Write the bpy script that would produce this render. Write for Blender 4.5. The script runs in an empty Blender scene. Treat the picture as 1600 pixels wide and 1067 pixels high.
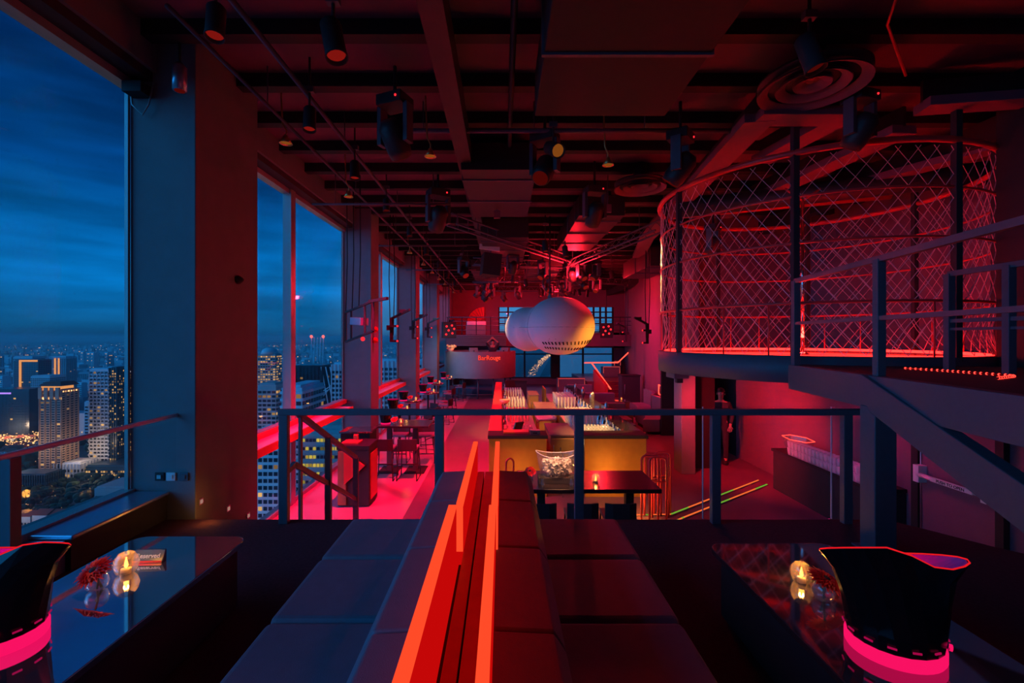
import bpy, math, random
from mathutils import Vector, Matrix

SC = bpy.context.scene
COL = SC.collection
PI = math.pi
R = random.Random(7)
LF = -1.08          # level of the lower floor; the platform the camera stands on is z = 0

# ------------------------------------------------------------------ camera
cam_d = bpy.data.cameras.new('camera')
cam = bpy.data.objects.new('camera', cam_d)
COL.objects.link(cam)
cam.location = (0, 0, 1.77)
cam.rotation_euler = (PI / 2, 0, 0)
cam_d.sensor_width = 36.0
cam_d.lens = 36.0 * 711.0 / 1600.0
cam_d.shift_x = 0.0094
cam_d.shift_y = -0.0041
cam_d.clip_start = 0.05
cam_d.clip_end = 80000
SC.camera = cam

# ------------------------------------------------------------------ exposure
SC.view_settings.view_transform = 'Standard'
SC.view_settings.look = 'None'
SC.view_settings.gamma = 1.0
SC.view_settings.use_curve_mapping = False
SC.view_settings.exposure = 0.0

# ------------------------------------------------------------------ dusk sky
def make_world():
    w = bpy.data.worlds.new('dusk_sky')
    SC.world = w
    w.use_nodes = True
    nt = w.node_tree
    N, L = nt.nodes, nt.links
    N.clear()
    out = N.new('ShaderNodeOutputWorld')
    bg = N.new('ShaderNodeBackground')
    tc = N.new('ShaderNodeTexCoord')
    sp = N.new('ShaderNodeSeparateXYZ')
    L.new(tc.outputs['Generated'], sp.inputs[0])
    rp = N.new('ShaderNodeValToRGB')
    e = rp.color_ramp.elements
    pts = [(0.0, (.004, .045, .13)), (.02, (.003, .10, .27)), (.09, (.001, .185, .56)), (.16, (.0006, .14, .46)),
           (.27, (.0004, .062, .26)), (.42, (.0003, .030, .15)), (1.0, (.0003, .010, .06))]
    e[0].position = 0; e[0].color = (*pts[0][1], 1)
    e[1].position = 1; e[1].color = (*pts[-1][1], 1)
    for p, c in pts[1:-1]:
        n = e.new(p); n.color = (*c, 1)
    L.new(sp.outputs['Z'], rp.inputs[0])
    # long flat cloud bands
    mp = N.new('ShaderNodeMapping')
    mp.inputs['Scale'].default_value = (1.6, 1.6, 11)
    L.new(tc.outputs['Generated'], mp.inputs[0])
    nz = N.new('ShaderNodeTexNoise')
    nz.inputs['Scale'].default_value = 2.2
    nz.inputs['Detail'].default_value = 5
    L.new(mp.outputs[0], nz.inputs['Vector'])
    cr = N.new('ShaderNodeMapRange')
    cr.inputs['From Min'].default_value = .35; cr.inputs['From Max'].default_value = .66
    cr.inputs['To Min'].default_value = .62; cr.inputs['To Max'].default_value = 1.22
    L.new(nz.outputs['Fac'], cr.inputs['Value'])
    # the sky is paler down the long axis of the room (towards +Y)
    az = N.new('ShaderNodeMapRange')
    az.inputs['From Min'].default_value = .925; az.inputs['From Max'].default_value = 1.0
    az.inputs['To Min'].default_value = 0; az.inputs['To Max'].default_value = .55
    L.new(sp.outputs['Y'], az.inputs['Value'])
    mul = N.new('ShaderNodeMix'); mul.data_type = 'RGBA'; mul.blend_type = 'MULTIPLY'
    mul.inputs['Factor'].default_value = 1
    L.new(rp.outputs[0], mul.inputs['A']); L.new(cr.outputs[0], mul.inputs['B'])
    mix = N.new('ShaderNodeMix'); mix.data_type = 'RGBA'
    L.new(az.outputs[0], mix.inputs['Factor'])
    L.new(mul.outputs['Result'], mix.inputs['A'])
    mix.inputs['B'].default_value = (.10, .34, .66, 1)
    L.new(mix.outputs['Result'], bg.inputs['Color'])
    bg.inputs['Strength'].default_value = 1.0
    L.new(bg.outputs[0], out.inputs[0])
make_world()

# ------------------------------------------------------------------ lamps
def lamp(kind, loc, energy, color, size=.05, aim=None, angle=60, blend=.6):
    d = bpy.data.lights.new('lamp_' + kind.lower(), kind)
    d.energy = energy
    d.color = color
    if kind == 'SUN':
        d.angle = math.radians(angle)
    else:
        d.shadow_soft_size = size
    if kind == 'SPOT':
        d.spot_size = math.radians(angle); d.spot_blend = blend
    o = bpy.data.objects.new('lamp_' + kind.lower(), d)
    COL.objects.link(o)
    o.location = loc
    if aim is not None:
        v = Vector(aim) - Vector(loc)
        o.rotation_euler = v.to_track_quat('-Z', 'Y').to_euler()
    return o

RED = (1, .012, .03); PINK = (1, .004, .075); AMB = (1, .36, .05); MAG = (1, .01, .22); BLUE = (.05, .32, 1)
# last light of the dusk, very soft, from the left behind the camera
lamp('SUN', (-20, -10, 7.2), 2.0, (.02, .36, 1.0), aim=(0, 0, 0), angle=60)
# red ceiling spots along the window aisle (fixtures are built further down)
for (x, y, p) in [(-2.03, 7.4, 2000), (-2.0, 10.4, 900), (-2.0, 13.4, 700), (-2.0, 17.0, 700)]:
    lamp('SPOT', (x, y, 3.85), p, PINK, .06, (x + .1, y + .3, LF), 75, .8)
lamp('SPOT', (-.89, 7.8, 3.9), 2600, RED, .06, (-.7, 10.2, LF), 52, .9)
# red heads over the far room
for (x, y, z, p) in [(.4, 19, 3.7, 260), (2.6, 22, 3.7, 240), (-.8, 24.5, 3.6, 160), (3.6, 17, 3.6, 220), (2.2, 14, 3.7, 200)]:
    lamp('POINT', (x, y, z), p, RED, .08)
# amber heads over the two bars
WARM = (1, .50, .13)
lamp('SPOT', (-.9, 10.4, 3.9), 1500, WARM, .05, (.32, 13.4, -.2), 36, .7)
lamp('SPOT', (3.8, 10.2, 3.9), 2400, WARM, .05, (1.80, 12.0, -.3), 32, .7)
lamp('SPOT', (2.9, 7.4, 3.9), 1800, WARM, .05, (1.85, 9.2, -.3), 22, .7)
# angled head over the platform, on the front of the host stand
lamp('SPOT', (-1.32, 3.6, 3.95), 700, RED, .05, (-2.5, 7.6, -.4), 11, .4)
lamp('SPOT', (3.7, 9.6, 1.6), 330, (1, .30, .02), .05, (1.9, 10.9, 1.75), 34, .8)
lamp('SPOT', (3.2, 10.2, 3.9), 160, RED, .05, (1.7, 11.0, 2.4), 26, .8)
# violet white head from the left ceiling on the pod
lamp('SPOT', (-1.13, 8.0, 3.7), 330, (.66, .52, 1), .06, (.55, 11.0, 2.0), 18, .8)
lamp('SPOT', (-2.6, 16.4, 3.9), 420, (.25, .60, 1), .08, (-2.4, 21.2, .5), 34, .9)  # added blue fill for the booth's left side, without a fixture
# added warm points without fixtures, lighting the gold bar ends
lamp('POINT', (.35, 7.35, -.75), 9, AMB, .06)
lamp('POINT', (2.0, 7.25, -.75), 22, AMB, .06)
# red wash on the right-hand wall and the lounge
lamp('SPOT', (3.2, 8.4, 1.0), 420, RED, .06, (5.6, 9.6, -.5), 95, .9)
lamp('SPOT', (2.6, 12.5, 3.7), 300, RED, .06, (3.3, 11.6, LF), 80, .8)
lamp('SPOT', (3.2, 16.5, 3.7), 380, MAG, .06, (5.4, 17.5, .8), 95, .9)
lamp('POINT', (4.6, 6.4, .9), 20, MAG, .08)
# two platform heads on the gerberas of the low tables
lamp('SPOT', (-2.11, 3.3, 3.9), 130, (1, .35, .3), .03, (-2.12, 2.36, .55), 5, .5)
lamp('SPOT', (2.45, 3.6, 3.9), 70, (1, .3, .2), .03, (1.62, 2.28, .55), 5, .5)
# warm foot light at the top of the stairs
lamp('POINT', (-2.8, 4.34, .10), .8, AMB, .03)
# inside the cage
lamp('POINT', (4.75, 7.2, 1.75), 110, (1, .006, .004), .15)

# ------------------------------------------------------------------ materials
def mat(name, col, rough=.6, metal=0.0, var=.15, scale=6.0, bump=0.0, spec=.5, coat=0.0):
    m = bpy.data.materials.new(name)
    m.use_nodes = True
    nt = m.node_tree; N, L = nt.nodes, nt.links
    b = N['Principled BSDF']
    b.inputs['Roughness'].default_value = rough
    b.inputs['Metallic'].default_value = metal
    b.inputs['Specular IOR Level'].default_value = spec
    b.inputs['Coat Weight'].default_value = coat
    tc = N.new('ShaderNodeTexCoord')
    nz = N.new('ShaderNodeTexNoise')
    nz.inputs['Scale'].default_value = scale
    nz.inputs['Detail'].default_value = 4
    L.new(tc.outputs['Object'], nz.inputs['Vector'])
    mx = N.new('ShaderNodeMix'); mx.data_type = 'RGBA'
    L.new(nz.outputs['Fac'], mx.inputs['Factor'])
    mx.inputs['A'].default_value = (*[c * (1 - var) for c in col], 1)
    mx.inputs['B'].default_value = (*[min(1, c * (1 + var)) for c in col], 1)
    L.new(mx.outputs['Result'], b.inputs['Base Color'])
    if bump:
        bp = N.new('ShaderNodeBump'); bp.inputs['Strength'].default_value = bump; bp.inputs['Distance'].default_value = .01
        n2 = N.new('ShaderNodeTexNoise'); n2.inputs['Scale'].default_value = scale * 20
        L.new(tc.outputs['Object'], n2.inputs['Vector'])
        L.new(n2.outputs['Fac'], bp.inputs['Height']); L.new(bp.outputs[0], b.inputs['Normal'])
    return m

def emit(name, col, s, sample=True, island=False):
    m = bpy.data.materials.new(name)
    m.use_nodes = True
    nt = m.node_tree; N, L = nt.nodes, nt.links
    N.clear()
    o = N.new('ShaderNodeOutputMaterial'); e = N.new('ShaderNodeEmission')
    e.inputs['Color'].default_value = (*col, 1); e.inputs['Strength'].default_value = s
    if island:
        g = N.new('ShaderNodeNewGeometry'); mr = N.new('ShaderNodeMapRange')
        mr.inputs['To Min'].default_value = s * .15; mr.inputs['To Max'].default_value = s * 1.6
        L.new(g.outputs['Random Per Island'], mr.inputs['Value']); L.new(mr.outputs[0], e.inputs['Strength'])
    L.new(e.outputs[0], o.inputs[0])
    if not sample:
        m.cycles.emission_sampling = 'NONE'
    return m

def glass(name, tint=(1, 1, 1), gloss=.07, diff=0.0, dcol=(.9, .9, .9), rough=.02):
    m = bpy.data.materials.new(name)
    m.use_nodes = True
    nt = m.node_tree; N, L = nt.nodes, nt.links
    N.clear()
    o = N.new('ShaderNodeOutputMaterial')
    t = N.new('ShaderNodeBsdfTransparent'); t.inputs['Color'].default_value = (*tint, 1)
    g = N.new('ShaderNodeBsdfGlossy'); g.inputs['Roughness'].default_value = rough
    lw = N.new('ShaderNodeLayerWeight'); lw.inputs['Blend'].default_value = .12
    mr = N.new('ShaderNodeMapRange'); mr.inputs['To Min'].default_value = gloss * .5; mr.inputs['To Max'].default_value = min(1, gloss * 6)
    L.new(lw.outputs['Facing'], mr.inputs['Value'])
    mx = N.new('ShaderNodeMixShader')
    L.new(mr.outputs[0], mx.inputs[0]); L.new(t.outputs[0], mx.inputs[1]); L.new(g.outputs[0], mx.inputs[2])
    last = mx
    if diff:
        d = N.new('ShaderNodeBsdfDiffuse'); d.inputs['Color'].default_value = (*dcol, 1)
        m2 = N.new('ShaderNodeMixShader'); m2.inputs[0].default_value = diff
        L.new(mx.outputs[0], m2.inputs[1]); L.new(d.outputs[0], m2.inputs[2]); last = m2
    L.new(last.outputs[0], o.inputs[0])
    return m

def island_mat(name, cols, rough=.8):
    m = bpy.data.materials.new(name)
    m.use_nodes = True
    nt = m.node_tree; N, L = nt.nodes, nt.links
    b = N['Principled BSDF']; b.inputs['Roughness'].default_value = rough
    g = N.new('ShaderNodeNewGeometry'); r = N.new('ShaderNodeValToRGB'); r.color_ramp.interpolation = 'CONSTANT'
    e = r.color_ramp.elements
    e[0].position = 0; e[0].color = (*cols[0], 1); e[1].position = 1 - 1 / len(cols); e[1].color = (*cols[-1], 1)
    for i, c in enumerate(cols[1:-1]):
        x = e.new((i + 1) / len(cols)); x.color = (*c, 1)
    L.new(g.outputs['Random Per Island'], r.inputs[0]); L.new(r.outputs[0], b.inputs['Base Color'])
    return m

M = dict(
    carpet=mat('black_carpet', (.11, .045, .055), .95, var=.35, scale=40, bump=.6, spec=.1),
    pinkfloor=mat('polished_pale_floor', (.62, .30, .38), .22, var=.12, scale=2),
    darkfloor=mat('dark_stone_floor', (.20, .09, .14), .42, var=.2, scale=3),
    pier=mat('grey_plaster', (.19, .21, .22), .85, var=.12, scale=5, bump=.2),
    wall=mat('dark_plaster_wall', (.24, .10, .14), .8, var=.12, scale=4, bump=.2),
    black=mat('matt_black', (.02, .018, .02), .7, var=.2),
    pitch=mat('black_paint', (.035, .03, .035), .75, var=.2),
    deck=mat('ceiling_deck', (.15, .075, .11), .8, var=.2, scale=3),
    duct=mat('dark_duct', (.05, .042, .045), .5, metal=.3, var=.2),
    steel=mat('painted_dark_steel', (.10, .10, .13), .5, var=.12, scale=30, bump=.15),
    alu=mat('window_aluminium', (.38, .40, .38), .4, metal=.3, var=.08),
    sill=mat('sill_satin', (.40, .50, .60), .28, metal=.75, var=.06),
    ledge=mat('pale_ledge', (.70, .62, .68), .35, var=.06),
    redpaint=mat('red_painted_edge', (.75, .05, .05), .4, var=.06),
    mirror=mat('blue_black_mirror_top', (.86, .88, .90), .04, metal=.95, var=.02),
    gloss=mat('black_mirror_top', (.42, .42, .44), .05, metal=.92, var=.03),
    blackgloss=mat('black_gloss_bucket', (.01, .008, .01), .22, var=.1),
    leather=mat('dark_upholstery', (.19, .15, .20), .55, var=.12, scale=14, bump=.25),
    plank=mat('red_stained_plank', (.50, .06, .06), .4, var=.25, scale=9),
    panelglow=emit('edge_lit_acrylic', (1, .004, .004), .55),
    netwire=mat('pale_net_wire', (.75, .42, .44), .5),
    acrylic_red=mat('red_acrylic', (.80, .02, .02), .15, var=.05),
    gold=mat('brushed_gold_laminate', (.55, .28, .035), .45, metal=.2, var=.18, scale=8),
    wood=mat('brown_wood', (.34, .17, .08), .5, var=.25, scale=7),
    metal=mat('brushed_steel', (.55, .55, .56), .3, metal=.9, var=.08),
    chrome=mat('chrome', (.8, .8, .82), .12, metal=1, var=.03),
    brass=mat('brass', (.75, .50, .18), .3, metal=.9, var=.08),
    white=mat('white_plastic', (.8, .8, .8), .45, var=.04),
    liner=mat('magenta_liner', (.65, .10, .50), .4, var=.05),
    shell=mat('white_fibreglass', (.72, .70, .72), .55, var=.05, scale=2),
    petal=mat('gerbera_petal', (.95, .015, .015), .5, var=.25, scale=60),
    green=mat('stem_green', (.10, .25, .07), .5, var=.25),
    wax=mat('candle_wax', (.9, .7, .45), .5, var=.05),
    ice=glass('ice_cube', (.95, .95, .95), .2, .65, (.95, .93, .92), .05),
    pane=glass('window_pane', (.97, .985, .99), .016),
    railglass=glass('rail_glass', (.97, .98, .98), .004),
    tabletop=mat('dark_table_gloss', (.02, .015, .02), .24, var=.1, spec=.8),
    clear=glass('clear_glass', (.97, .97, .97), .10, .05),
    tumbler=glass('tumbler_glass', (.92, .92, .92), .16, .48),
    cut=glass('cut_glass', (.9, .9, .9), .22, .12),
    pinkglass=glass('pink_glass', (1, .55, .5), .15, .55, (1, .55, .45)),
    ledbar=emit('led_orange_red', (1, .066, .02), 1.08),
    led=emit('led_red', (1, .012, .010), 9.0),
    rope=emit('led_rope_red', (1, .03, .02), 5.0),
    neondim=emit('neon_red_dim', (1, .10, .09), .7),
    neon=emit('neon_red', (1, .05, .03), 3.5),
    pinkled=emit('led_pink', (1, .006, .13), .95),
    pinkdim=emit('led_pink_dim', (1, .006, .16), .35),
    sign=emit('sign_red', (1, .05, .03), 1.3),
    flame=emit('candle_flame', (1, .33, .05), 9),
    candleglass=glass('candle_glass', (.9, .85, .8), .3, .14, (.9, .7, .5)),
    rimred=emit('rim_red', (1, .012, .02), .75),
    railpaint=mat('pale_rail_paint', (.50, .60, .70), .4, var=.05),
    lens=emit('lens_red', (1, .03, .02), .2, False),
    lensdim=emit('lens_dull_red', (1, .03, .02), .06, False),
    lensamb=emit('lens_amber', (1, .26, .03), .2, False),
    reddot=emit('red_dot', (1, .02, .03), 1.6, False),
    stripo=emit('strip_orange', (1, .16, .03), 1.0),
    stripg=emit('strip_green', (.16, .42, .03), 1.0),
    silver=emit('step_light', (1, .5, .4), .35),
    screen=emit('screen_blue', (.08, .22, .42), .5, False),
    skin=mat('skin', (.50, .30, .22), .55, var=.06),
    hair=mat('black_hair', (.02, .015, .015), .6, var=.3),
    cloth=mat('dark_cloth', (.04, .04, .05), .9, var=.2),
    paper=mat('sign_face', (.10, .13, .16), .3, var=.05),
    ink=mat('dark_ink', (.03, .02, .02), .6),
    inkw=mat('white_ink', (.85, .85, .85), .5),
)

# ------------------------------------------------------------------ mesh building
class MB:
    def __init__(s):
        s.v = []; s.f = []; s.sm = []
    def add(s, vs, fs, smooth=False):
        o = len(s.v)
        s.v += [tuple(p) for p in vs]
        s.f += [tuple(i + o for i in f) for f in fs]
        s.sm += [smooth] * len(fs)
        return s
    def box(s, x0, x1, y0, y1, z0, z1):
        return s.add([(x0, y0, z0), (x1, y0, z0), (x1, y1, z0), (x0, y1, z0), (x0, y0, z1), (x1, y0, z1), (x1, y1, z1), (x0, y1, z1)],
                     [(0, 3, 2, 1), (4, 5, 6, 7), (0, 1, 5, 4), (1, 2, 6, 5), (2, 3, 7, 6), (3, 0, 4, 7)])
    def obox(s, c, size, rot=(0, 0, 0)):
        from mathutils import Euler
        m = Euler(rot).to_matrix(); c = Vector(c); a, b, d = [q / 2 for q in size]
        vs = [c + m @ Vector(p) for p in [(-a, -b, -d), (a, -b, -d), (a, b, -d), (-a, b, -d), (-a, -b, d), (a, -b, d), (a, b, d), (-a, b, d)]]
        return s.add(vs, [(0, 3, 2, 1), (4, 5, 6, 7), (0, 1, 5, 4), (1, 2, 6, 5), (2, 3, 7, 6), (3, 0, 4, 7)])
    def bar(s, a, b, w, h):
        a = Vector(a); b = Vector(b); d = (b - a).normalized()
        up = Vector((0, 0, 1)) if abs(d.z) < .95 else Vector((0, 1, 0))
        u = d.cross(up).normalized() * w / 2; n = u.cross(d).normalized() * h / 2
        vs = [a - u - n, a + u - n, a + u + n, a - u + n, b - u - n, b + u - n, b + u + n, b - u + n]
        return s.add(vs, [(3, 2, 1, 0), (4, 5, 6, 7), (0, 1, 5, 4), (1, 2, 6, 5), (2, 3, 7, 6), (3, 0, 4, 7)])
    def tube(s, pts, r, n=8, closed=False, caps=True):
        P = [Vector(p) for p in pts]; k = len(P); rr = r if isinstance(r, (list, tuple)) else [r] * k
        u = None; vs = []
        for i in range(k):
            if closed:
                t = P[(i + 1) % k] - P[i - 1]
            else:
                t = P[min(i + 1, k - 1)] - P[max(i - 1, 0)]
            t.normalize()
            if u is None:
                u = t.cross(Vector((0, 0, 1)) if abs(t.z) < .9 else Vector((1, 0, 0)))
            u = (u - t * u.dot(t)).normalized(); w = t.cross(u)
            vs += [P[i] + (u * math.cos(2 * PI * j / n) + w * math.sin(2 * PI * j / n)) * rr[i] for j in range(n)]
        fs = []
        for i in range(k if closed else k - 1):
            a = i * n; b = ((i + 1) % k) * n
            fs += [(a + j, a + (j + 1) % n, b + (j + 1) % n, b + j) for j in range(n)]
        if not closed and caps:
            fs += [tuple(range(n))[::-1], tuple((k - 1) * n + j for j in range(n))]
        return s.add(vs, fs, n > 4)
    def lathe(s, prof, c=(0, 0, 0), n=24, sx=1, sy=1, caps=True):
        vs = []; k = len(prof)
        for (r, z) in prof:
            vs += [(c[0] + r * sx * math.cos(2 * PI * j / n), c[1] + r * sy * math.sin(2 * PI * j / n), c[2] + z) for j in range(n)]
        fs = [(i * n + j, i * n + (j + 1) % n, (i + 1) * n + (j + 1) % n, (i + 1) * n + j) for i in range(k - 1) for j in range(n)]
        if caps:
            fs += [tuple(range(n))[::-1], tuple((k - 1) * n + j for j in range(n))]
        return s.add(vs, fs, n > 8)
    def prism(s, poly, z0, z1):
        n = len(poly)
        return s.add([(x, y, z0) for x, y in poly] + [(x, y, z1) for x, y in poly],
                     [tuple(range(n))[::-1], tuple(range(n, 2 * n))] + [(i, (i + 1) % n, n + (i + 1) % n, n + i) for i in range(n)])
    def ball(s, c, r, n=12, m=8, sc=(1, 1, 1)):
        prof = [(math.sin(PI * i / m) * r + 1e-5, -math.cos(PI * i / m) * r * sc[2]) for i in range(m + 1)]
        return s.lathe(prof, c, n, sc[0], sc[1])
    def build(s, name, m, parent=None, bevel=0, label=None, kind=None, local=False):
        me = bpy.data.meshes.new(name)
        o0 = Vector((0, 0, 0)) if (parent is None or local) else origin(parent)
        me.from_pydata([(x - o0.x, y - o0.y, z - o0.z) for x, y, z in s.v], [], s.f)
        me.polygons.foreach_set('use_smooth', s.sm)
        me.materials.append(m if not isinstance(m, str) else M[m])
        me.update()
        o = bpy.data.objects.new(name, me)
        COL.objects.link(o)
        if parent is not None:
            o.parent = parent
        if bevel:
            b = o.modifiers.new('bevel', 'BEVEL'); b.width = bevel; b.segments = 3; b.limit_method = 'ANGLE'
        if label: o['label'] = label
        if kind: o['kind'] = kind
        return o

def B(*a): return MB().box(*a)
def origin(o):
    v = Vector((0, 0, 0))
    while o is not None:
        v += o.location; o = o.parent
    return v
def tag(o, label, cat, group=None, kind=None):
    o['label'] = label; o['category'] = cat
    if group: o['group'] = group
    if kind: o['kind'] = kind
    return o
def thing(name, label, cat, loc=(0, 0, 0), rz=0, group=None):
    o = bpy.data.objects.new(name, None); COL.objects.link(o)
    o.location = loc; o.rotation_euler = (0, 0, rz); o.empty_display_size = .1
    return tag(o, label, cat, group)
def struct(name, mb, m, label=None, bevel=0):
    return mb.build(name, m, None, bevel, label, 'structure')
def struct_empty(name, loc=(0, 0, 0), label=None):
    o = bpy.data.objects.new(name, None); COL.objects.link(o); o.location = loc; o['kind'] = 'structure'
    if label: o['label'] = label
    return o
def dup(root, loc, rz=0, label=None, group=None):
    def cp(o, par):
        c = o.copy(); COL.objects.link(c)
        if par is not None: c.parent = par
        for k in KIDS.get(o.name, None) or [q for q in o.children]:
            cp(k, c)
        return c
    r = cp(root, None)
    r.location = loc; r.rotation_euler = (0, 0, rz)
    if label: r['label'] = label
    if group: r['group'] = group
    return r
KIDS = {}
def text_mesh(body, size, depth=.002, bold=False):
    cu = bpy.data.curves.new('text', 'FONT'); cu.body = body; cu.size = size; cu.extrude = depth; cu.align_x = 'CENTER'; cu.align_y = 'CENTER'
    cu.resolution_u = 3
    if bold: cu.offset = size * .02
    o = bpy.data.objects.new('text', cu); COL.objects.link(o)
    dg = bpy.context.evaluated_depsgraph_get()
    me = bpy.data.meshes.new_from_object(o.evaluated_get(dg))
    vs = [v.co.copy() for v in me.vertices]; fs = [tuple(p.vertices) for p in me.polygons]
    bpy.data.objects.remove(o); bpy.data.curves.remove(cu)
    return vs, fs
def text(body, size, parent, m, mtx, name='lettering', depth=.002, sx=1, bold=False, label=None):
    vs, fs = text_mesh(body, size, depth, bold)
    mb = MB(); mb.add([mtx @ Vector((v.x * sx, v.y, v.z)) for v in vs], fs)
    return mb.build(name, m, parent, local=True, label=label)
FACE_CAM = Matrix(((1, 0, 0, 0), (0, 0, -1, 0), (0, 1, 0, 0), (0, 0, 0, 1)))   # text standing up, read from -Y

# ================================================================== SETTING
WINX = -3.66
# floors
struct('floor', MB().prism([(-3.7, -4), (5.6, -4), (5.6, 2.6), (4.95, 3.05), (4.5, 3.48), (4.15, 3.85), (3.9, 4.2), (3.72, 4.42), (-3.7, 4.42)], LF, 0), 'carpet', 'black carpeted upper platform')
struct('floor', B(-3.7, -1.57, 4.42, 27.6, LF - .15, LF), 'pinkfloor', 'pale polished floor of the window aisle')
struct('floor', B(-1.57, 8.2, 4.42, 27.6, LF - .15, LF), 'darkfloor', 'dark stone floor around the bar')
st = struct_empty('stairs', (-2.5, 4.42, LF), 'carpeted stairs from the platform down to the window aisle')
for i in range(5):
    B(-2.99, -2.12, 4.42 + .28 * i, 4.42 + .28 * (i + 1), LF, -.18 * (i + 1)).build('step', 'carpet', st)
# ceiling
ce = struct('ceiling', B(-3.9, 8.2, -4, 27.8, 4.75, 4.9), 'deck')
jm = None
for i in range(36):
    y = -3.6 + .88 * i
    if jm is None:
        jm = B(-3.5, 8.1, -.07, .07, 4.60, 4.75).build('joist', 'black', ce, local=True)
        jm.location.y = y
    else:
        j = jm.copy(); COL.objects.link(j); j.location.y = y
for i, x in enumerate([-.55, 6.4]):
    B(x - .1, x + .1, -4, 27.6, 4.3, 4.6).build('girder', 'duct', ce)
# left wall: header, piers, glazing
struct('wall_left', B(-3.95, -3.38, -4, 27.6, 4.36, 4.75), 'pier', 'grey beam above the window wall')
struct('trim_1', B(-3.74, -3.42, -4, 27.6, 4.27, 4.36), 'pitch', 'dark blind box under the beam')
PIERS = [(4.45, 5.58), (10.4, 11.05), (15.8, 16.5), (20.9, 21.65), (26.0, 27.6)]
for k, (a, b) in enumerate(PIERS):
    p = struct('wall_pier', B(-3.64, -3.0, a, b, LF, 4.72), 'pier', 'grey plastered window pier', .01)
def window(name, y0, y1, zb, mull, ledge):
    w = struct_empty(name, (WINX, y0, zb))
    zs = [zb, .27, 4.23] if zb < .2 else [zb, 4.23]
    ys = [y0] + mull + [y1]
    for z in zs:
        t = .07 if z != .27 or zb > .2 else .09
        B(WINX - .06, WINX + .07, y0, y1, z - (0 if z == zb else t / 2), z + t).build('frame_rail', 'alu', w)
    for y in ys:
        d = .03 if y in (y0, y1) else .085
        B(WINX - (.012 if d < .06 else .04), WINX + (.022 if d < .06 else .10), y - (0 if y == y0 else d), y + (0 if y == y1 else d), zb, 4.27).build('mullion', 'alu', w)
    for i in range(len(ys) - 1):
        for j in range(len(zs) - 1):
            B(WINX - .012, WINX + .0, ys[i] + .03, ys[i + 1] - .03, zs[j] + .03, zs[j + 1] + .02).build('pane', 'pane', w)
    if ledge:
        B(-3.6, -3.26, y0 + .02, y1 - .02 - (.5 if y0 > 5 else 0), .17, .27).build('ledge', 'ledge', w)
        B(-3.26, -3.235, y0 + .02, y1 - .02 - (.5 if y0 > 5 else 0), .16, .275).build('ledge_edge', 'redpaint', w, label='red painted edge of the ledge')
        B(-3.57, -3.55, y0 + .02, y1 - .02, .275, .36).build('ledge_upstand', 'redpaint', w, label='red painted upstand behind the ledge')
    return w
window('window_1', -4, 4.45, .22, [-1.6, .9], False)
window('window_2', 5.58, 10.4, LF, [7.75], True)
window('window_3', 11.05, 15.8, LF, [13.4], True)
window('window_4', 16.5, 20.9, LF, [18.7], True)
window('window_5', 21.65, 26.0, LF, [23.8], True)
struct('trim_2', B(-3.62, -3.25, 3.44, 4.44, .235, .27), 'sill', 'deep satin window sill', .01)
struct('trim_2', B(-3.62, -3.27, 3.45, 4.44, 0, .235), 'pitch', 'dark box below the window sill')
struct('trim_3', B(-3.62, -3.30, -3.95, 3.435, 0, .235), 'sill', 'lower run of the window sill')
struct('wall_outer', B(-3.95, -3.7, -4, 4.45, LF, .22), 'pier', 'low wall under the near window')
# back wall, right walls
struct('wall_back', B(-3.95, 8.0, -4.2, -4, LF, 4.9), 'wall')
struct('wall_right', B(5.6, 5.75, -4, 10.9, LF, 1.2), 'wall', 'dark red lit wall under the gallery')
struct('floor', B(5.6, 7.6, -4, 11.2, 1.2, 1.32), 'darkfloor', 'gallery slab behind the cage')
struct('wall_gallery', B(7.6, 7.75, -4, 11.2, 1.2, 4.75), 'wall', 'upper wall behind the cage')
def wallseg(name, a, b, z0, z1, t, m, label=None):
    a = Vector((a[0], a[1])); b = Vector((b[0], b[1])); n = Vector((b.y - a.y, a.x - b.x)).normalized() * t
    return struct(name, MB().prism([tuple(a), tuple(a + n), tuple(b + n), tuple(b)], z0, z1), m, label)
wallseg('wall_lounge', (4.62, 11.0), (7.40, 27.6), LF, 4.75, .12, 'wall', 'plain wall of the lounge side')
wallseg('wall_corridor', (4.62, 13.2), (6.4, 13.2), LF, 1.3, -.1, 'black', 'dark end of the corridor')
wallseg('wall_corridor', (5.6, 10.9), (5.6, 13.2), LF, 1.3, .1, 'black', 'dark side of the corridor')
struct('wall_gallery', B(4.64, 7.75, 11.2, 11.35, 1.2, 4.75), 'wall', 'end wall of the gallery')
struct('pillar', B(3.73, 4.02, 9.47, 9.9, LF, 1.22), 'pier', 'square pillar under the cage', .01)
struct('wall_corridor', B(4.02, 4.62, 9.9, 10.05, LF, 1.22), 'black', 'dark screen beside the pillar')
struct('pillar', B(5.75, 6.15, 4.95, 5.3, 1.32, 4.75), 'black', 'black column at the right of the cage')
struct('pillar', B(6.1, 6.5, 3.3, 3.7, 1.32, 4.75), 'pitch', 'dark column beyond the landing')
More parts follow.
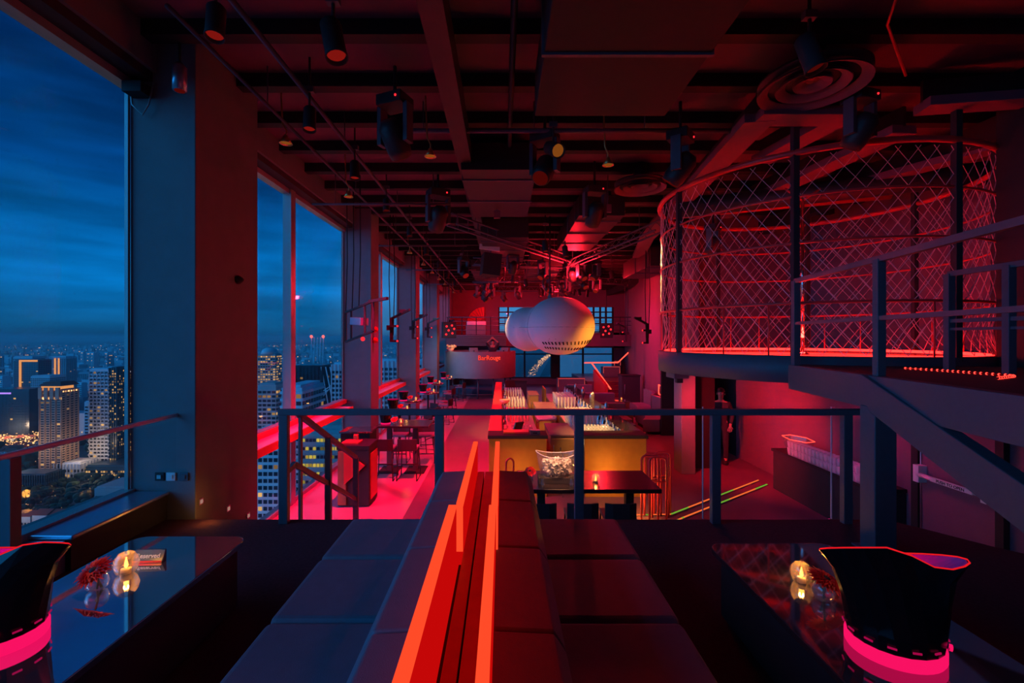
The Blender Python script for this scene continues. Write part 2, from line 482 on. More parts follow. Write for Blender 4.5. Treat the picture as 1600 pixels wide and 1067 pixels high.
# end wall with its glazing
Y1 = 27.6
struct('wall_end', B(-3.95, -.25, Y1, Y1 + .2, LF, 4.75), 'wall', 'solid left part of the end wall')
struct('wall_end', B(-.25, 7.6, Y1, Y1 + .2, LF, -.72), 'wall', 'kerb below the end windows')
struct('wall_end', B(-.25, 7.6, Y1, Y1 + .2, 1.13, 2.05), 'wall', 'band between the end windows')
struct('wall_end', B(-.25, 7.6, Y1, Y1 + .2, 3.6, 4.75), 'wall', 'band above the end windows')
struct('wall_end', B(6.75, 7.6, Y1, Y1 + .2, -.72, 3.6), 'wall', 'right edge of the end wall')
struct('pillar', B(2.98, 3.45, Y1 - .1, Y1 + .2, -.72, 1.13), 'black', 'column between the end windows')
def end_window(name, z0, z1, xs, zs):
    w = struct_empty(name, (-.25, Y1, z0))
    for x in xs:
        B(x - .05, x + .05, Y1 + .02, Y1 + .16, z0, z1).build('mullion', 'black', w)
    for z in zs:
        B(-.25, 6.75, Y1 + .03, Y1 + .15, z - .035, z + .035).build('frame_rail', 'black', w)
    X = sorted(xs)
    for i in range(len(X) - 1):
        B(X[i] + .05, X[i + 1] - .05, Y1 + .08, Y1 + .09, z0, z1).build('pane', 'pane', w)
end_window('window_6', -.72, 1.13, [-.22, 1.35, 2.98, 3.45, 4.9, 6.72], [-.68, .75])
end_window('window_7', 2.05, 3.6, [-.22, .35, 1.4, 2.6, 3.8, 5.0, 5.55, 5.95, 6.3, 6.72], [2.1, 2.6, 2.95, 3.3])
# gallery across the far end
struct('floor', B(-3.0, 7.3, 24.0, 27.6, 1.30, 1.90), 'darkfloor', 'gallery across the far end')
bl = thing('slatted_fascia', 'grey slatted front of the far gallery above the round booth', 'fascia', (-1.4, 23.95, 1.3))
for i in range(7):
    B(-2.95, 0.2, 23.86 - .02 * (i % 2), 23.99, 1.33 + .082 * i, 1.385 + .082 * i).build('slat', 'pier', bl)
gr = thing('balcony_railing', 'thin dark railing along the far gallery', 'railing', (2, 24.05, 1.9))
for i in range(14):
    x = -2.9 + .76 * i
    B(x - .02, x + .02, 24.03, 24.07, 1.9, 2.85).build('post', 'pitch', gr)
for z in (2.15, 2.4, 2.62, 2.83):
    MB().tube([(-2.95, 24.05, z), (7.1, 24.05, z)], .012 if z < 2.8 else .022, 6).build('rail', 'steel', gr)
s = thing('gallery_sofa', 'pale sofa on the far gallery lit red along its top', 'sofa', (-1.45, 25.2, 1.9))
B(-2.0, -.9, 25.0, 25.6, 1.9, 2.45).build('seat', 'pier', s, .03)
for i in range(2):
    B(-2.0 + .56 * i, -1.47 + .56 * i, 25.45, 25.7, 2.45, 2.66).build('back_cushion', 'ledge', s, .04)
fa = thing('fan_panel', 'red pleated fan panel on the wall above the gallery sofa', 'wall decoration', (-1.2, 27.45, 2.5))
for i in range(8):
    a0 = PI / 2 + (PI / 2) * i / 8; a1 = PI / 2 + (PI / 2) * (i + .9) / 8; am = (a0 + a1) / 2
    c = (-1.1, 2.55); r = 1.05
    pts = [(c[0] + .12 * math.cos(am), c[1] + .12 * math.sin(am)), (c[0] + r * math.cos(a0), c[1] + r * math.sin(a0)), (c[0] + r * math.cos(a1), c[1] + r * math.sin(a1))]
    y = 27.5 + .04 * (i % 2)
    MB().add([(p[0], y, p[1]) for p in pts] + [(p[0], 27.6, p[1]) for p in pts], [(0, 1, 2), (5, 4, 3), (0, 3, 4, 1), (1, 4, 5, 2), (2, 5, 3, 0)]).build('pleat', 'redpaint', fa)

# ================================================================== UPPER PLATFORM
RY = 4.34
rl = thing('railing', 'long dark steel railing with glass along the platform edge', 'railing', (0, RY, 0))
PX = [-2.08, -.60, .73, 2.03, 3.28]
for x in PX:
    B(x - .042, x + .042, RY - .03, RY + .03, 0, 1.03).build('post', 'steel', rl, .004)
B(-2.13, 3.50, RY - .035, RY + .035, 1.03, 1.085).build('top_rail', 'steel', rl, .006)
GE = [-2.0, -.66, -.54, .66, .80, 1.93, 2.10, 3.17, 3.22, 3.48]
for i in range(0, 10, 2):
    B(GE[i], GE[i + 1], RY + .045, RY + .057, .02, 1.10).build('glass_panel', 'railglass', rl)
for i in (5, 7):
    B(GE[i], GE[i] + .007, RY + .044, RY + .058, .02, 1.10).build('glass_edge', 'ledge', rl, label='pale polished edge of the glass')
sr = thing('stair_railing', 'dark sloping railing going down the platform stairs', 'railing', (-2.08, 4.5, -.18))
MB().bar((-2.08, 4.36, 1.05), (-2.08, 4.62, 1.0), .05, .05).bar((-2.08, 4.6, 1.01), (-2.08, 6.46, .06), .05, .05).build('top_rail', 'steel', sr)
MB().bar((-2.08, 4.37, .47), (-2.08, 4.56, .5), .04, .05).bar((-2.08, 4.55, .5), (-2.08, 6.46, -.53), .04, .05).build('lower_rail', 'steel', sr)
for y, zb, zt in [(4.69, -.18, .96), (5.44, -.72, .58), (6.46, LF, .06)]:
    w_ = .012 if y < 5 else .035
    B(-2.08 - w_, -2.08 + w_, y - .025, y + .025, zb, zt).build('post', 'steel', sr)
MB().add([(-2.12, 4.72, -.1), (-2.12, 6.4, -1.0), (-2.12, 6.4, 0.05), (-2.12, 4.72, .92), (-2.132, 4.72, -.1), (-2.132, 6.4, -1.0), (-2.132, 6.4, 0.05), (-2.132, 4.72, .92)],
         [(0, 1, 2, 3), (7, 6, 5, 4), (0, 4, 5, 1), (1, 5, 6, 2), (2, 6, 7, 3), (3, 7, 4, 0)]).build('glass_panel', 'railglass', sr)
hr = thing('handrail', 'slim steel handrail on glass in front of the near window', 'railing', (-3.19, 3.0, .0))
MB().tube([(-3.19, .4, 1.0), (-3.19, 4.46, 1.01)], .02, 10).build('rail', 'railpaint', hr)
B(-3.25, -3.17, 2.93, 3.0, 0, .985).build('post', 'steel', hr)
B(-3.196, -3.184, .45, 4.44, .30, .985).build('glass_panel', 'railglass', hr)
for i, (x, lab, m) in enumerate([(-3.345, 'black wall socket, leftmost of three on the blue lit pier', 'black'), (-3.235, 'white wall switch between two dark sockets on the pier', 'white'), (-3.11, 'grey wall socket, rightmost of three on the blue lit pier', 'steel')]):
    t = thing('wall_socket', lab, 'socket', (x, 4.45, .41))
    B(-.045, .045, -.014, 0, -.04, .04).build('plate', m, t, .004, local=True)
    B(-.02, .02, -.022, -.012, -.018, .018).build('socket_face', 'metal' if i == 0 else m, t, local=True)
for i, (y, z) in enumerate([(4.52, .14), (4.97, -.10), (5.36, -.33)]):
    t = thing('step_light', ['small square step light, highest of three on the pier', 'small square step light, middle of three on the pier', 'small square step light, lowest of three on the pier'][i], 'light', (-3.0, y, z))
    B(0, .012, -.03, .03, -.03, .03).build('plate', 'metal', t, local=True)
    B(.01, .016, -.018, .018, -.018, .018).build('lens', 'silver', t, local=True)
t = thing('camera_dome', 'small dark round sensor on the red side of the near pier', 'sensor', (-3.0, 5.15, 2.42))
MB().lathe([(.05, 0), (.05, .02), (.03, .05), (.012, .07)], n=14).build('housing', 'pitch', t, local=True).rotation_euler = (0, PI / 2, 0)

# sofas, back to back, with the light divider between them
def sofa(sx, label):
    f = lambda x: -.133 + sx * x
    t = thing('bench_sofa', label, 'sofa', (f(.7), 1.8, 0))
    a = lambda x0, x1: (min(f(x0), f(x1)), max(f(x0), f(x1)))
    B(*a(.10, .93), .05, 3.36, 0, .13).build('plinth', 'black', t)
    for k in range(6):
        y1 = 3.41 - .62 * k; y0 = y1 - .615
        if y0 < -.2: break
        B(*a(.345, .99), y0, y1, .13, .42).build('seat_cushion', 'leather', t, .035)
        c = MB()
        p = [(.085, .42), (.36, .42), (.352, .70), (.31, .765), (.10, .775), (.085, .76)]
        vs = [(f(x), y0 + .002, z) for x, z in p] + [(f(x), y1 - .002, z) for x, z in p]
        n = len(p)
        fs = [tuple(range(n)), tuple(range(n, 2 * n))[::-1]] + [(i, n + i, n + (i + 1) % n, (i + 1) % n) for i in range(n)]
        if sx < 0: fs = [g[::-1] for g in fs]
        c.add(vs, fs[:]); c.build('back_cushion', 'leather', t, .022)
sofa(-1, 'long dark upholstered bench on the window side of the light bars')
sofa(1, 'long dark upholstered bench on the right of the light bars')
dv = thing('light_divider', 'divider of red planks with glowing orange red light bars between the benches', 'divider', (-.133, 1.8, 0))
B(-.205, -.06, .0, 3.40, 0, .70).build('core', 'black', dv)
B(-.183, -.136, -.2, 3.41, .70, .765).build('plank', 'plank', dv, .004)
B(-.129, -.064, -.2, 3.41, .70, .765).build('plank', 'plank', dv, .004)
for (x0, x1, y0, y1) in [(-.25, -.214, -.2, 2.12), (-.217, -.184, 2.14, 3.41), (-.062, -.030, -.2, 2.12), (-.052, -.020, 2.14, 3.41)]:
    p = B(x0, x1, y0, y1, .60, .975).build('light_panel', 'panelglow', dv, label='red acrylic panel')
    B(x0, x1, y0, y1, .975, .99).build('light_strip', 'ledbar', p, label='glowing top edge')
    B(x0 + .001, x1 - .001, y0 - .006, y0, .765, .99).build('end_strip', 'ledbar', p, label='glowing end edge')

# low tables
def low_table(x0, x1, y0, y1, label, top='gloss'):
    t = thing('low_table', label, 'table', ((x0 + x1) / 2, (y0 + y1) / 2, 0))
    r = .09; pts = []
    for cx, cy, a in [(x1 - r, y1 - r, 0), (x0 + r, y1 - r, 90), (x0 + r, y0 + r, 180), (x1 - r, y0 + r, 270)]:
        for k in range(6):
            g = math.radians(a + 18 * k); pts.append((cx + r * math.cos(g), cy + r * math.sin(g)))
    MB().prism(pts, .415, .45).build('table_top', top, t, .004)
    B(x0 + .07, x1 - .05, y0 + .06, y1 - .05, .02, .415).build('base', 'pitch', t)
    B(x0 + .1, x1 - .09, y0 + .1, y1 - .1, 0, .02).build('foot_plinth', 'black', t)
    return t
low_table(-2.42, -1.68, .85, 3.02, 'black gloss low table by the near window', 'mirror')
low_table(1.31, 2.10, .75, 2.92, 'black gloss low table on the right with red reflections')

def bucket(loc, mx, label):
    t = thing('champagne_bucket', label, 'ice bucket', loc)
    n = 20
    def ring(a, b, z, lift=0, dz=0):
        out = []
        for j in range(n):
            g = 2 * PI * j / n; c = math.cos(g)
            sn = math.sin(g); f = min(1, max(0, ((.55 if mx > 0 else .1) - c) / .9)); f = f * f * (3 - 2 * f); out.append((mx * a * c, b * sn, z + lift * f * (.45 - .55 * sn) + dz * abs(c) ** 3))
        return out
    def skin(rings):
        vs = [p for r_ in rings for p in r_]
        fs = [(i * n + j, i * n + (j + 1) % n, (i + 1) * n + (j + 1) % n, (i + 1) * n + j) for i in range(len(rings) - 1) for j in range(n)]
        return vs, (fs if mx > 0 else [f[::-1] for f in fs])
    o = [ring(.17, .15, .055), ring(.18, .158, .12), ring(.205, .14, .22), ring(.25, .115, .32, .04), ring(.315, .085, .365, .10, .01)]
    i = [ring(.305, .078, .366, .10, .01), ring(.24, .106, .32, .04), ring(.19, .13, .2), ring(.15, .13, .09)]
    vs, fs = skin(o); m = MB(); m.add(vs, fs); m.add(ring(.17, .15, .055), [tuple(range(n))[::-1]]); m.build('body', 'blackgloss', t, local=True)
    vs, fs = skin(i); m = MB(); m.add(vs, fs); m.add(ring(.15, .13, .09), [tuple(range(n))]); m.build('liner', 'liner', t, local=True, label='magenta faceted liner')
    MB().tube(ring(.312, .083, .368, .10, .01), .0032, 6, True).build('rim', 'rimred', t, local=True, label='glowing red rim')
    MB().lathe([(.172, 0), (.178, .01), (.178, .045), (.172, .055)], n=40, sy=.88).build('light_base', 'pinkled', t, local=True, label='glowing pink base')
    for k in range(14):
        g = 2 * PI * k / 14
        MB().obox((.181 * math.cos(g), .159 * math.sin(g), .085), (.004, .03, .007), (0, 0, g)).build('light_slot', 'pinkdim', t, local=True)
    g = -PI / 2 + .75
    bt = MB().lathe([(.013, 0), (.013, .01), (.006, .012)], n=12).build('button', 'pinkled', t, local=True)
    bt.location = (.178 * math.cos(g), .158 * math.sin(g), .085); bt.rotation_euler = (PI / 2, 0, g + PI / 2)
    o = lamp('POINT', (.06 * mx, 0, .2), .5, (1, .01, .45), .04); o.parent = t
    return t
bucket((-2.2, 1.98, .45), -1, 'black faceted champagne bucket with pink base at the left edge')
bucket((1.66, 1.93, .45), 1, 'black faceted champagne bucket with pink base on the right table')

def gerbera(t, c, r, tilt, m='petal', n=22):
    from mathutils import Euler
    mt = Euler(tilt).to_matrix(); c = Vector(c); mb = MB()
    for layer, (rr, dz, w) in enumerate([(1, .0, .15), (.8, .10, .14), (.55, .18, .11)]):
        for k in range(n - 4 * layer):
            g = 2 * PI * (k + .5 * layer) / (n - 4 * layer)
            d = Vector((math.cos(g), math.sin(g), 0)); s_ = Vector((-d.y, d.x, 0))
            L = r * rr * R.uniform(.9, 1.08)
            pts = [d * r * .12 + Vector((0, 0, r * dz)), d * L * .6 + s_ * r * w + Vector((0, 0, r * (dz + .14))), d * L + Vector((0, 0, r * (dz + .02))), d * L * .6 - s_ * r * w + Vector((0, 0, r * (dz + .14))), d * L * .55 + Vector((0, 0, r * (dz + .05)))]
            mb.add([c + mt @ p for p in pts], [(0, 1, 4), (1, 2, 4), (2, 3, 4), (3, 0, 4)])
    mb.build('petals', m, t, local=True)
    e = MB(); e.ball((0, 0, 0), r * .2, 10, 6, (1, 1, .5))
    e.v = [tuple(c + mt @ (Vector(p) + Vector((0, 0, r * .18)))) for p in e.v]
    e.build('flower_centre', 'black', t, local=True)
def vase(loc, rz, label, group=None, r=.05, tilt=(.6, -.15, 0)):
    t = thing('flower_vase', label, 'vase', loc, rz, group)
    MB().lathe([(.5 * r, 0), (.85 * r, .25 * r), (r, .8 * r), (.88 * r, 1.3 * r), (.7 * r, 1.55 * r)], n=12, caps=False).lathe([(.001, .001), (.5 * r, .001)], n=12, caps=False).build('glass_bowl', 'cut', t, local=True)
    MB().tube([(0, 0, .1 * r), (.1 * r, 0, r), (0, -.2 * r, 1.9 * r)], .1 * r, 6).tube([(.3 * r, .2 * r, .15 * r), (-.2 * r, .1 * r, 1.2 * r)], .12 * r, 6).build('stem', 'green', t, local=True)
    gerbera(t, (0, -.25 * r, 1.95 * r), 1.75 * r, tilt)
    return t
vase((-2.12, 2.38, .45), 0, 'red gerbera in a glass bowl on the window side table', r=.052)
vase((1.615, 2.29, .45), 0, 'red gerbera in a glass bowl beside the right candle', r=.052, tilt=(.3, .3, 0))
def candle(loc, label, group=None, r=.055, power=1.2):
    t = thing('candle_holder', label, 'candle', loc, 0, group)
    MB().lathe([(.45 * r, 0), (.8 * r, .25 * r), (r, .9 * r), (.85 * r, 1.5 * r), (.6 * r, 1.85 * r)], n=10, caps=False).lathe([(.001, .001), (.45 * r, .001)], n=10, caps=False).build('glass', 'candleglass', t, local=True)
    MB().lathe([(.4 * r, .05 * r), (.4 * r, .5 * r)], n=10).build('wax', 'wax', t, local=True)
    MB().lathe([(.001, .5 * r), (.16 * r, .75 * r), (.10 * r, 1.1 * r), (.002, 1.5 * r)], n=8).build('flame', 'flame', t, local=True)
    if power:
        o = lamp('POINT', (0, 0, 1.2 * r), power, (1, .42, .08), .012); o.parent = t
    return t
candle((-2.10, 2.54, .45), 'lit cut glass candle beside the reserved sign', r=.062, power=1.6)
candle((1.61, 2.45, .45), 'lit cut glass candle on the right low table', r=.055, power=1.6)
t = thing('reserved_sign', 'small clear block reading Reserved on the window side table', 'sign', (-2.08, 2.68, .45), .05)
MB().add([(-.085, -.02, 0), (.085, -.02, 0), (.085, .02, 0), (-.085, .02, 0), (-.085, .012, .065), (.085, .012, .065), (.085, .022, .065), (-.085, .022, .065)],
         [(0, 3, 2, 1), (4, 5, 6, 7), (0, 1, 5, 4), (1, 2, 6, 5), (2, 3, 7, 6), (3, 0, 4, 7)]).build('block', 'paper', t, .002, local=True)
B(-.083, .083, -.0215, -.0195, .002, .014).build('stripe', 'redpaint', t, local=True)
text('Reserved', .036, t, 'inkw', Matrix.Translation((0, -.008, .036)) @ Matrix.Rotation(math.radians(-26), 4, 'X') @ FACE_CAM, depth=.0008, bold=True)

# ================================================================== LANDING AND CAGE
ld = thing('steel_landing', 'dark steel stair landing with post and brace at right', 'landing', (3.12, 3.78, 0))
MB().bar((3.39, 5.32, 1.31), (2.72, 1.6, 1.31), .09, .28).build('edge_beam', 'steel', ld, .006)
MB().prism([(3.42, 5.4), (2.78, 1.6), (5.55, 1.6), (5.55, 5.0), (4.4, 5.25)], 1.39, 1.448).build('deck', 'pitch', ld)
B(3.03, 3.21, 3.70, 3.86, 0, 1.2).build('post', 'steel', ld, .008)
B(2.99, 3.25, 3.66, 3.90, 0, .012).build('base_plate', 'steel', ld)
MB().bar((3.10, 3.9, 1.34), (2.74, 1.5, .49), .10, .25).build('brace', 'steel', ld, .006)
def rail_run(name, label, P, zs, zb, ztop):
    t = thing(name, label, 'railing', (P[0][0], P[0][1], zb))
    for x, y in P:
        B(x - .035, x + .035, y - .03, y + .03, zb, ztop).build('post', 'steel', t, .004)
    for z, h in zs:
        m = MB()
        for i in range(len(P) - 1):
            m.bar((P[i][0], P[i][1], z), (P[i + 1][0], P[i + 1][1], z), .045, h)
        m.build('rail', 'steel', t)
rail_run('landing_railing', 'dark railing on the outer edge of the steel landing', [(3.39, 5.26), (3.13, 3.78), (2.88, 2.40), (2.76, 1.7)], [(2.42, .05), (1.93, .035)], 1.448, 2.42)
rail_run('landing_railing', 'dark railing on the wall side of the steel landing', [(4.38, 4.46), (4.365, 3.92), (4.34, 2.6), (4.32, 1.7)], [(2.39, .05), (1.93, .035), (1.85, .025)], 1.448, 2.39)
t = thing('rope_light', 'red rope light lying along the steel landing', 'light', (4.1, 4.2, 1.448))
pr = [(4.05, 4.6, 1.46), (4.11, 4.27, 1.46), (4.14, 3.72, 1.46), (4.10, 3.64, 1.46), (3.75, 3.45, 1.46)]
MB().tube(pr, .009, 6).build('tube', 'acrylic_red', t)
m = MB()
for i in range(len(pr) - 1):
    a = Vector(pr[i]); b = Vector(pr[i + 1]); k = max(2, int((b - a).length / .045))
    for j in range(k):
        m.ball(a + (b - a) * (j + .5) / k, .0115, 6, 4)
m.build('bulbs', 'rope', t, kind='stuff')

CC = Vector((4.75, 7.2, 0)); CR = 2.12
def circ(r, z, n=72, a0=0, a1=2 * PI):
    return [(CC.x + r * math.cos(a0 + (a1 - a0) * i / n), CC.y + r * math.sin(a0 + (a1 - a0) * i / n), z) for i in range(n)]
cg = thing('dance_cage', 'round red lit dance cage of steel rings and wire net', 'cage', (CC.x, CC.y, 1.2))
MB().lathe([(CR - .1, 1.40), (CR - .1, 1.50)], c=(CC.x, CC.y, 0), n=72).build('stage_floor', 'gloss', cg, label='shiny black stage floor')
MB().lathe([(CR - .12, 1.22), (CR + .04, 1.22), (CR + .04, 1.54), (CR - .02, 1.55), (CR - .02, 1.50), (CR - .12, 1.50)], c=(CC.x, CC.y, 0), n=96, caps=False).build('fascia', 'steel', cg, label='dark curved fascia')
MB().tube(circ(CR - .075, 1.535), .022, 8, True).build('led_ring', 'led', cg, label='red light ring around the stage edge')
for z, r_ in [(2.18, .018), (2.9, .016), (3.46, .016)]:
    MB().tube(circ(CR, z), r_, 8, True).build('ring', 'redpaint', cg)
MB().tube(circ(CR + .02, 3.98), .038, 10, True).build('top_ring', 'redpaint', cg)
for k in range(8):
    g = math.radians(-125.5 + 45 * k)
    x, y = CC.x + CR * math.cos(g), CC.y + CR * math.sin(g)
    B(x - .035, x + .035, y - .035, y + .035, 1.5, 4.4).build('post', 'pitch', cg)
for k in range(24):
    g = math.radians(-118 + 15 * k)
    if k % 3 == 0: continue
    x, y = CC.x + CR * math.cos(g), CC.y + CR * math.sin(g)
    MB().tube([(x, y, 1.5), (x, y, 2.18)], .01, 6).build('baluster', 'redpaint', cg)
net = MB(); NW = 64
for s_ in (1, -1):
    for k in range(NW):
        pts = []
        for i in range(15):
            z = 1.56 + (3.92 - 1.56) * i / 14
            pull = 1 - .035 * math.sin(PI * min(1, (z - 1.56) / .62)) if z < 2.18 else 1.0
            g = 2 * PI * k / NW + s_ * (z - 1.56) * .36
            pts.append((CC.x + CR * pull * math.cos(g), CC.y + CR * pull * math.sin(g), z))
        net.tube(pts, .0044, 3, caps=False)
net.build('wire_net', 'netwire', cg, kind='stuff')
t = thing('dance_pole', 'shiny chrome pole in the middle of the dance cage', 'pole', (CC.x, CC.y, 1.5))
MB().tube([(CC.x, CC.y, 1.5), (CC.x, CC.y, 3.95)], .024, 14).build('pole', 'chrome', t)
MB().lathe([(.09, 0), (.09, .015), (.04, .04)], c=(CC.x, CC.y, 1.5), n=18).build('foot', 'chrome', t)
MB().tube([(CC.x, CC.y, 3.93), (CC.x - .28, CC.y, 4.12)], .016, 8).tube([(CC.x, CC.y, 3.93), (CC.x + .28, CC.y, 4.12)], .016, 8).build('bracket', 'redpaint', t)
t = thing('cage_bracket', 'steel bracket box under the left edge of the cage', 'bracket', (3.05, 7.9, 1.05))
B(2.95, 3.2, 7.8, 8.2, 1.06, 1.22).build('box', 'steel', t)
B(3.02, 3.12, 7.86, 7.96, .98, 1.06).build('lamp_body', 'black', t)

# ================================================================== EXIT DOOR, CONSOLE, RIGHT SIDE
dr = struct_empty('door_1', (5.6, 5.6, LF), 'dark exit door with a push bar')
B(5.55, 5.6, 5.12, 6.05, LF, 1.0).build('door_leaf', 'wall', dr)
B(5.53, 5.6, 6.06, 6.16, LF, 1.08).build('door_frame', 'black', dr)
B(5.53, 5.6, 5.02, 5.11, LF, 1.08).build('door_frame', 'black', dr)
B(5.53, 5.6, 5.11, 6.06, 1.005, 1.08).build('door_frame', 'black', dr)
MB().tube([(5.535, 6.02, LF), (5.535, 6.02, .9)], .008, 6).build('edge_strip', 'metal', dr)
pb = MB().tube([(5.46, 5.98, -.03), (5.46, 5.14, -.03)], .028, 10).build('push_bar', 'white', dr)
B(5.44, 5.55, 5.95, 6.03, -.13, .09).build('bar_end', 'white', pb)
B(5.44, 5.55, 5.12, 5.18, -.11, .07).build('bar_end', 'white', pb)
mt = Matrix.Translation(Vector((5.425, 5.52, -.03)) - origin(pb)) @ Matrix.Rotation(-PI / 2, 4, 'Z') @ FACE_CAM
B(5.428, 5.436, 5.26, 5.78, -.055, -.005).build('label_plate', 'white', pb)
text('PUSH TO OPEN', .05, pb, 'ink', mt, depth=.001, bold=True)
t = thing('wall_console', 'dark console cabinet along the right wall, stacked with glasses', 'cabinet', (5.35, 7.2, LF))
B(5.12, 5.58, 6.3, 8.6, LF, -.38).build('body', 'pitch', t)
B(5.10, 5.59, 6.28, 8.64, -.38, -.33).build('table_top', 'black', t, .004)
t = thing('glass_mat', 'pale wire tray under the stacked glasses on the right console', 'tray', (5.2, 7, -.33))
B(5.12, 5.36, 6.35, 8.15, -.33, -.322).build('tray', 'metal', t)
proto = None
def tumbler(loc, label, group, r=.04, h=.13, m='tumbler'):
    t = thing('drinking_glass', label, 'glass', loc, 0, group)
    MB().lathe([(r * .7, 0), (r, h), (r * .93, h), (r * .62, .012), (.002, .012)], n=10, caps=False).build('bowl', m, t, local=True)
    return t
g0 = tumbler((5.16, 6.42, -.322), 'clear glass in the double row on the right console', 'stacked glasses on the right console', .042, .115)
for i in range(20):
    for j in range(2):
        for k in range(2):
            if i == j == k == 0: continue
            dup(g0, (5.16 + .10 * j, 6.42 + .092 * i, -.322 + .118 * k))
t = thing('serving_tub', 'clear six sided tub with glowing orange rim on the right console', 'tub', (5.36, 8.25, -.33))
hx = lambda a, b, z: [(5.34 + a * math.cos(PI / 3 * k + .2), 8.22 + b * math.sin(PI / 3 * k + .2), z) for k in range(6)]
lo, hi = hx(.15, .22, -.32), hx(.2, .34, -.06)
MB().add(lo + hi, [(i, (i + 1) % 6, 6 + (i + 1) % 6, 6 + i) for i in range(6)] + [tuple(range(6))]).build('tub_wall', 'clear', t)
MB().tube(hi, .006, 5, True).build('rim', 'neon', t)
for i, (y, c) in enumerate([(7.98, 'white'), (8.08, 'redpaint'), (8.3, 'white')]):
    s_ = thing('drink_can', ['white can at the near end of the six sided tub', 'red can in the six sided tub', 'white can at the far side of the six sided tub'][i], 'can', (5.34, y, -.31))
    MB().lathe([(.028, 0), (.033, .01), (.033, .17), (.026, .19)], n=12).build('can_body', c, s_, local=True)
# red tube hoops
def hoop(x, y, label, w=.26, group=None, h=1.0):
    t = thing('tube_frame', label, 'frame', (x, y, LF), 0, group)
    r = .07; pts = [(-w / 2, 0, 0), (-w / 2, 0, h - r)]
    for k in range(1, 5):
        a = PI - PI / 2 * k / 4; pts.append((-w / 2 + r + r * math.cos(a), 0, h - r + r * math.sin(a)))
    for k in range(1, 5):
        a = PI / 2 - PI / 2 * k / 4; pts.append((w / 2 - r + r * math.cos(a), 0, h - r + r * math.sin(a)))
    pts += [(w / 2, 0, 0)]
    MB().tube(pts, .016, 10).build('hoop', 'redpaint', t, local=True)
    MB().tube([(-w / 2, 0, .62), (w / 2, 0, .62)], .011, 8).build('cross_bar', 'redpaint', t, local=True)
    return t
for i, (x, y) in enumerate([(2.30, 7.10), (2.40, 7.26), (2.50, 7.20), (2.58, 7.34), (2.40, 7.02)]):
    hoop(x, y, 'red tubular hoop frame in the stack right of the long table', group='stacked red hoops')
hoop(.12, 7.25, 'small red tubular frame standing before the left bar end', .12, h=.92)
# step light strips on the floor at right
for i, P in enumerate([[(1.82, 7.24), (2.70, 7.29), (5.08, 9.03)], [(2.62, 6.98), (2.85, 7.16), (5.10, 8.77)]]):
    t = thing('floor_strip', ['farther of two orange lit strips on the right floor', 'nearer of two orange lit strips on the right floor'][i], 'light strip', (P[1][0], P[1][1], LF))
    m = MB(); m2 = MB(); m3 = MB()
    for a, b in zip(P[:-1], P[1:]):
        m.bar((*a, LF + .008), (*b, LF + .008), .05, .016)
        A = Vector((*a, LF + .019)); Bv = Vector((*b, LF + .019)); k = 3
        for q in range(2 * k):
            (m2 if (q + i) % 3 else m3).bar(A + (Bv - A) * q / (2 * k), A + (Bv - A) * (q + 1) / (2 * k), .022, .008)
    m.build('profile', 'metal', t); m2.build('orange_light', 'stripo', t); m3.build('green_light', 'stripg', t)

# ================================================================== HOST STAND
t = thing('host_stand', 'dark host stand with a triangular patch of red light built onto its front', 'lectern', (-2.5, 7.9, LF))
B(-2.76, -2.24, 7.64, 8.15, LF + .02, -.12).build('body', 'pitch', t)
B(-2.78, -2.23, 7.62, 8.17, -.12, -.05).build('table_top', 'black', t, .004)
B(-2.245, -2.225, 7.72, 8.1, LF + .1, -.2).build('side_door', 'redpaint', t)
tri = [(-2.65, -.13), (-2.30, -.38), (-2.65, -.70)]  # patch of red light on the stand, shaped as a red plate
MB().add([(x, 7.60, z) for x, z in tri] + [(x, 7.638, z) for x, z in tri], [(0, 2, 1), (3, 4, 5), (0, 1, 4, 3), (1, 2, 5, 4), (2, 0, 3, 5)]).build('light_patch', 'redpaint', t, label='bright red plate standing for a patch of light')
B(-2.755, -2.62, 7.615, 7.64, LF + .04, -.14).build('side_strip', 'wood', t, label='brown upright strip')
t = thing('menu_book', 'red book lying on the host stand', 'book', (-2.62, 7.85, -.05)); B(-2.74, -2.45, 7.74, 7.98, -.05, -.022).build('cover', 'redpaint', t); B(-2.735, -2.452, 7.745, 7.972, -.046, -.026).build('pages', 'white', t)
t = thing('box', 'small red block standing on the host stand', 'box', (-2.58, 8.05, -.05)); B(-2.62, -2.54, 8.0, 8.06, -.05, .06).build('block', 'redpaint', t, .004); B(-2.61, -2.55, 7.998, 8.002, -.03, .04).build('face', 'wood', t)
t = thing('side_cabinet', 'dark cabinet behind the host stand', 'cabinet', (-2.6, 8.5, LF)); B(-2.95, -2.42, 8.3, 8.75, LF + .02, .02).build('body', 'black', t); B(-2.97, -2.40, 8.28, 8.77, .02, .05).build('table_top', 'gloss', t)

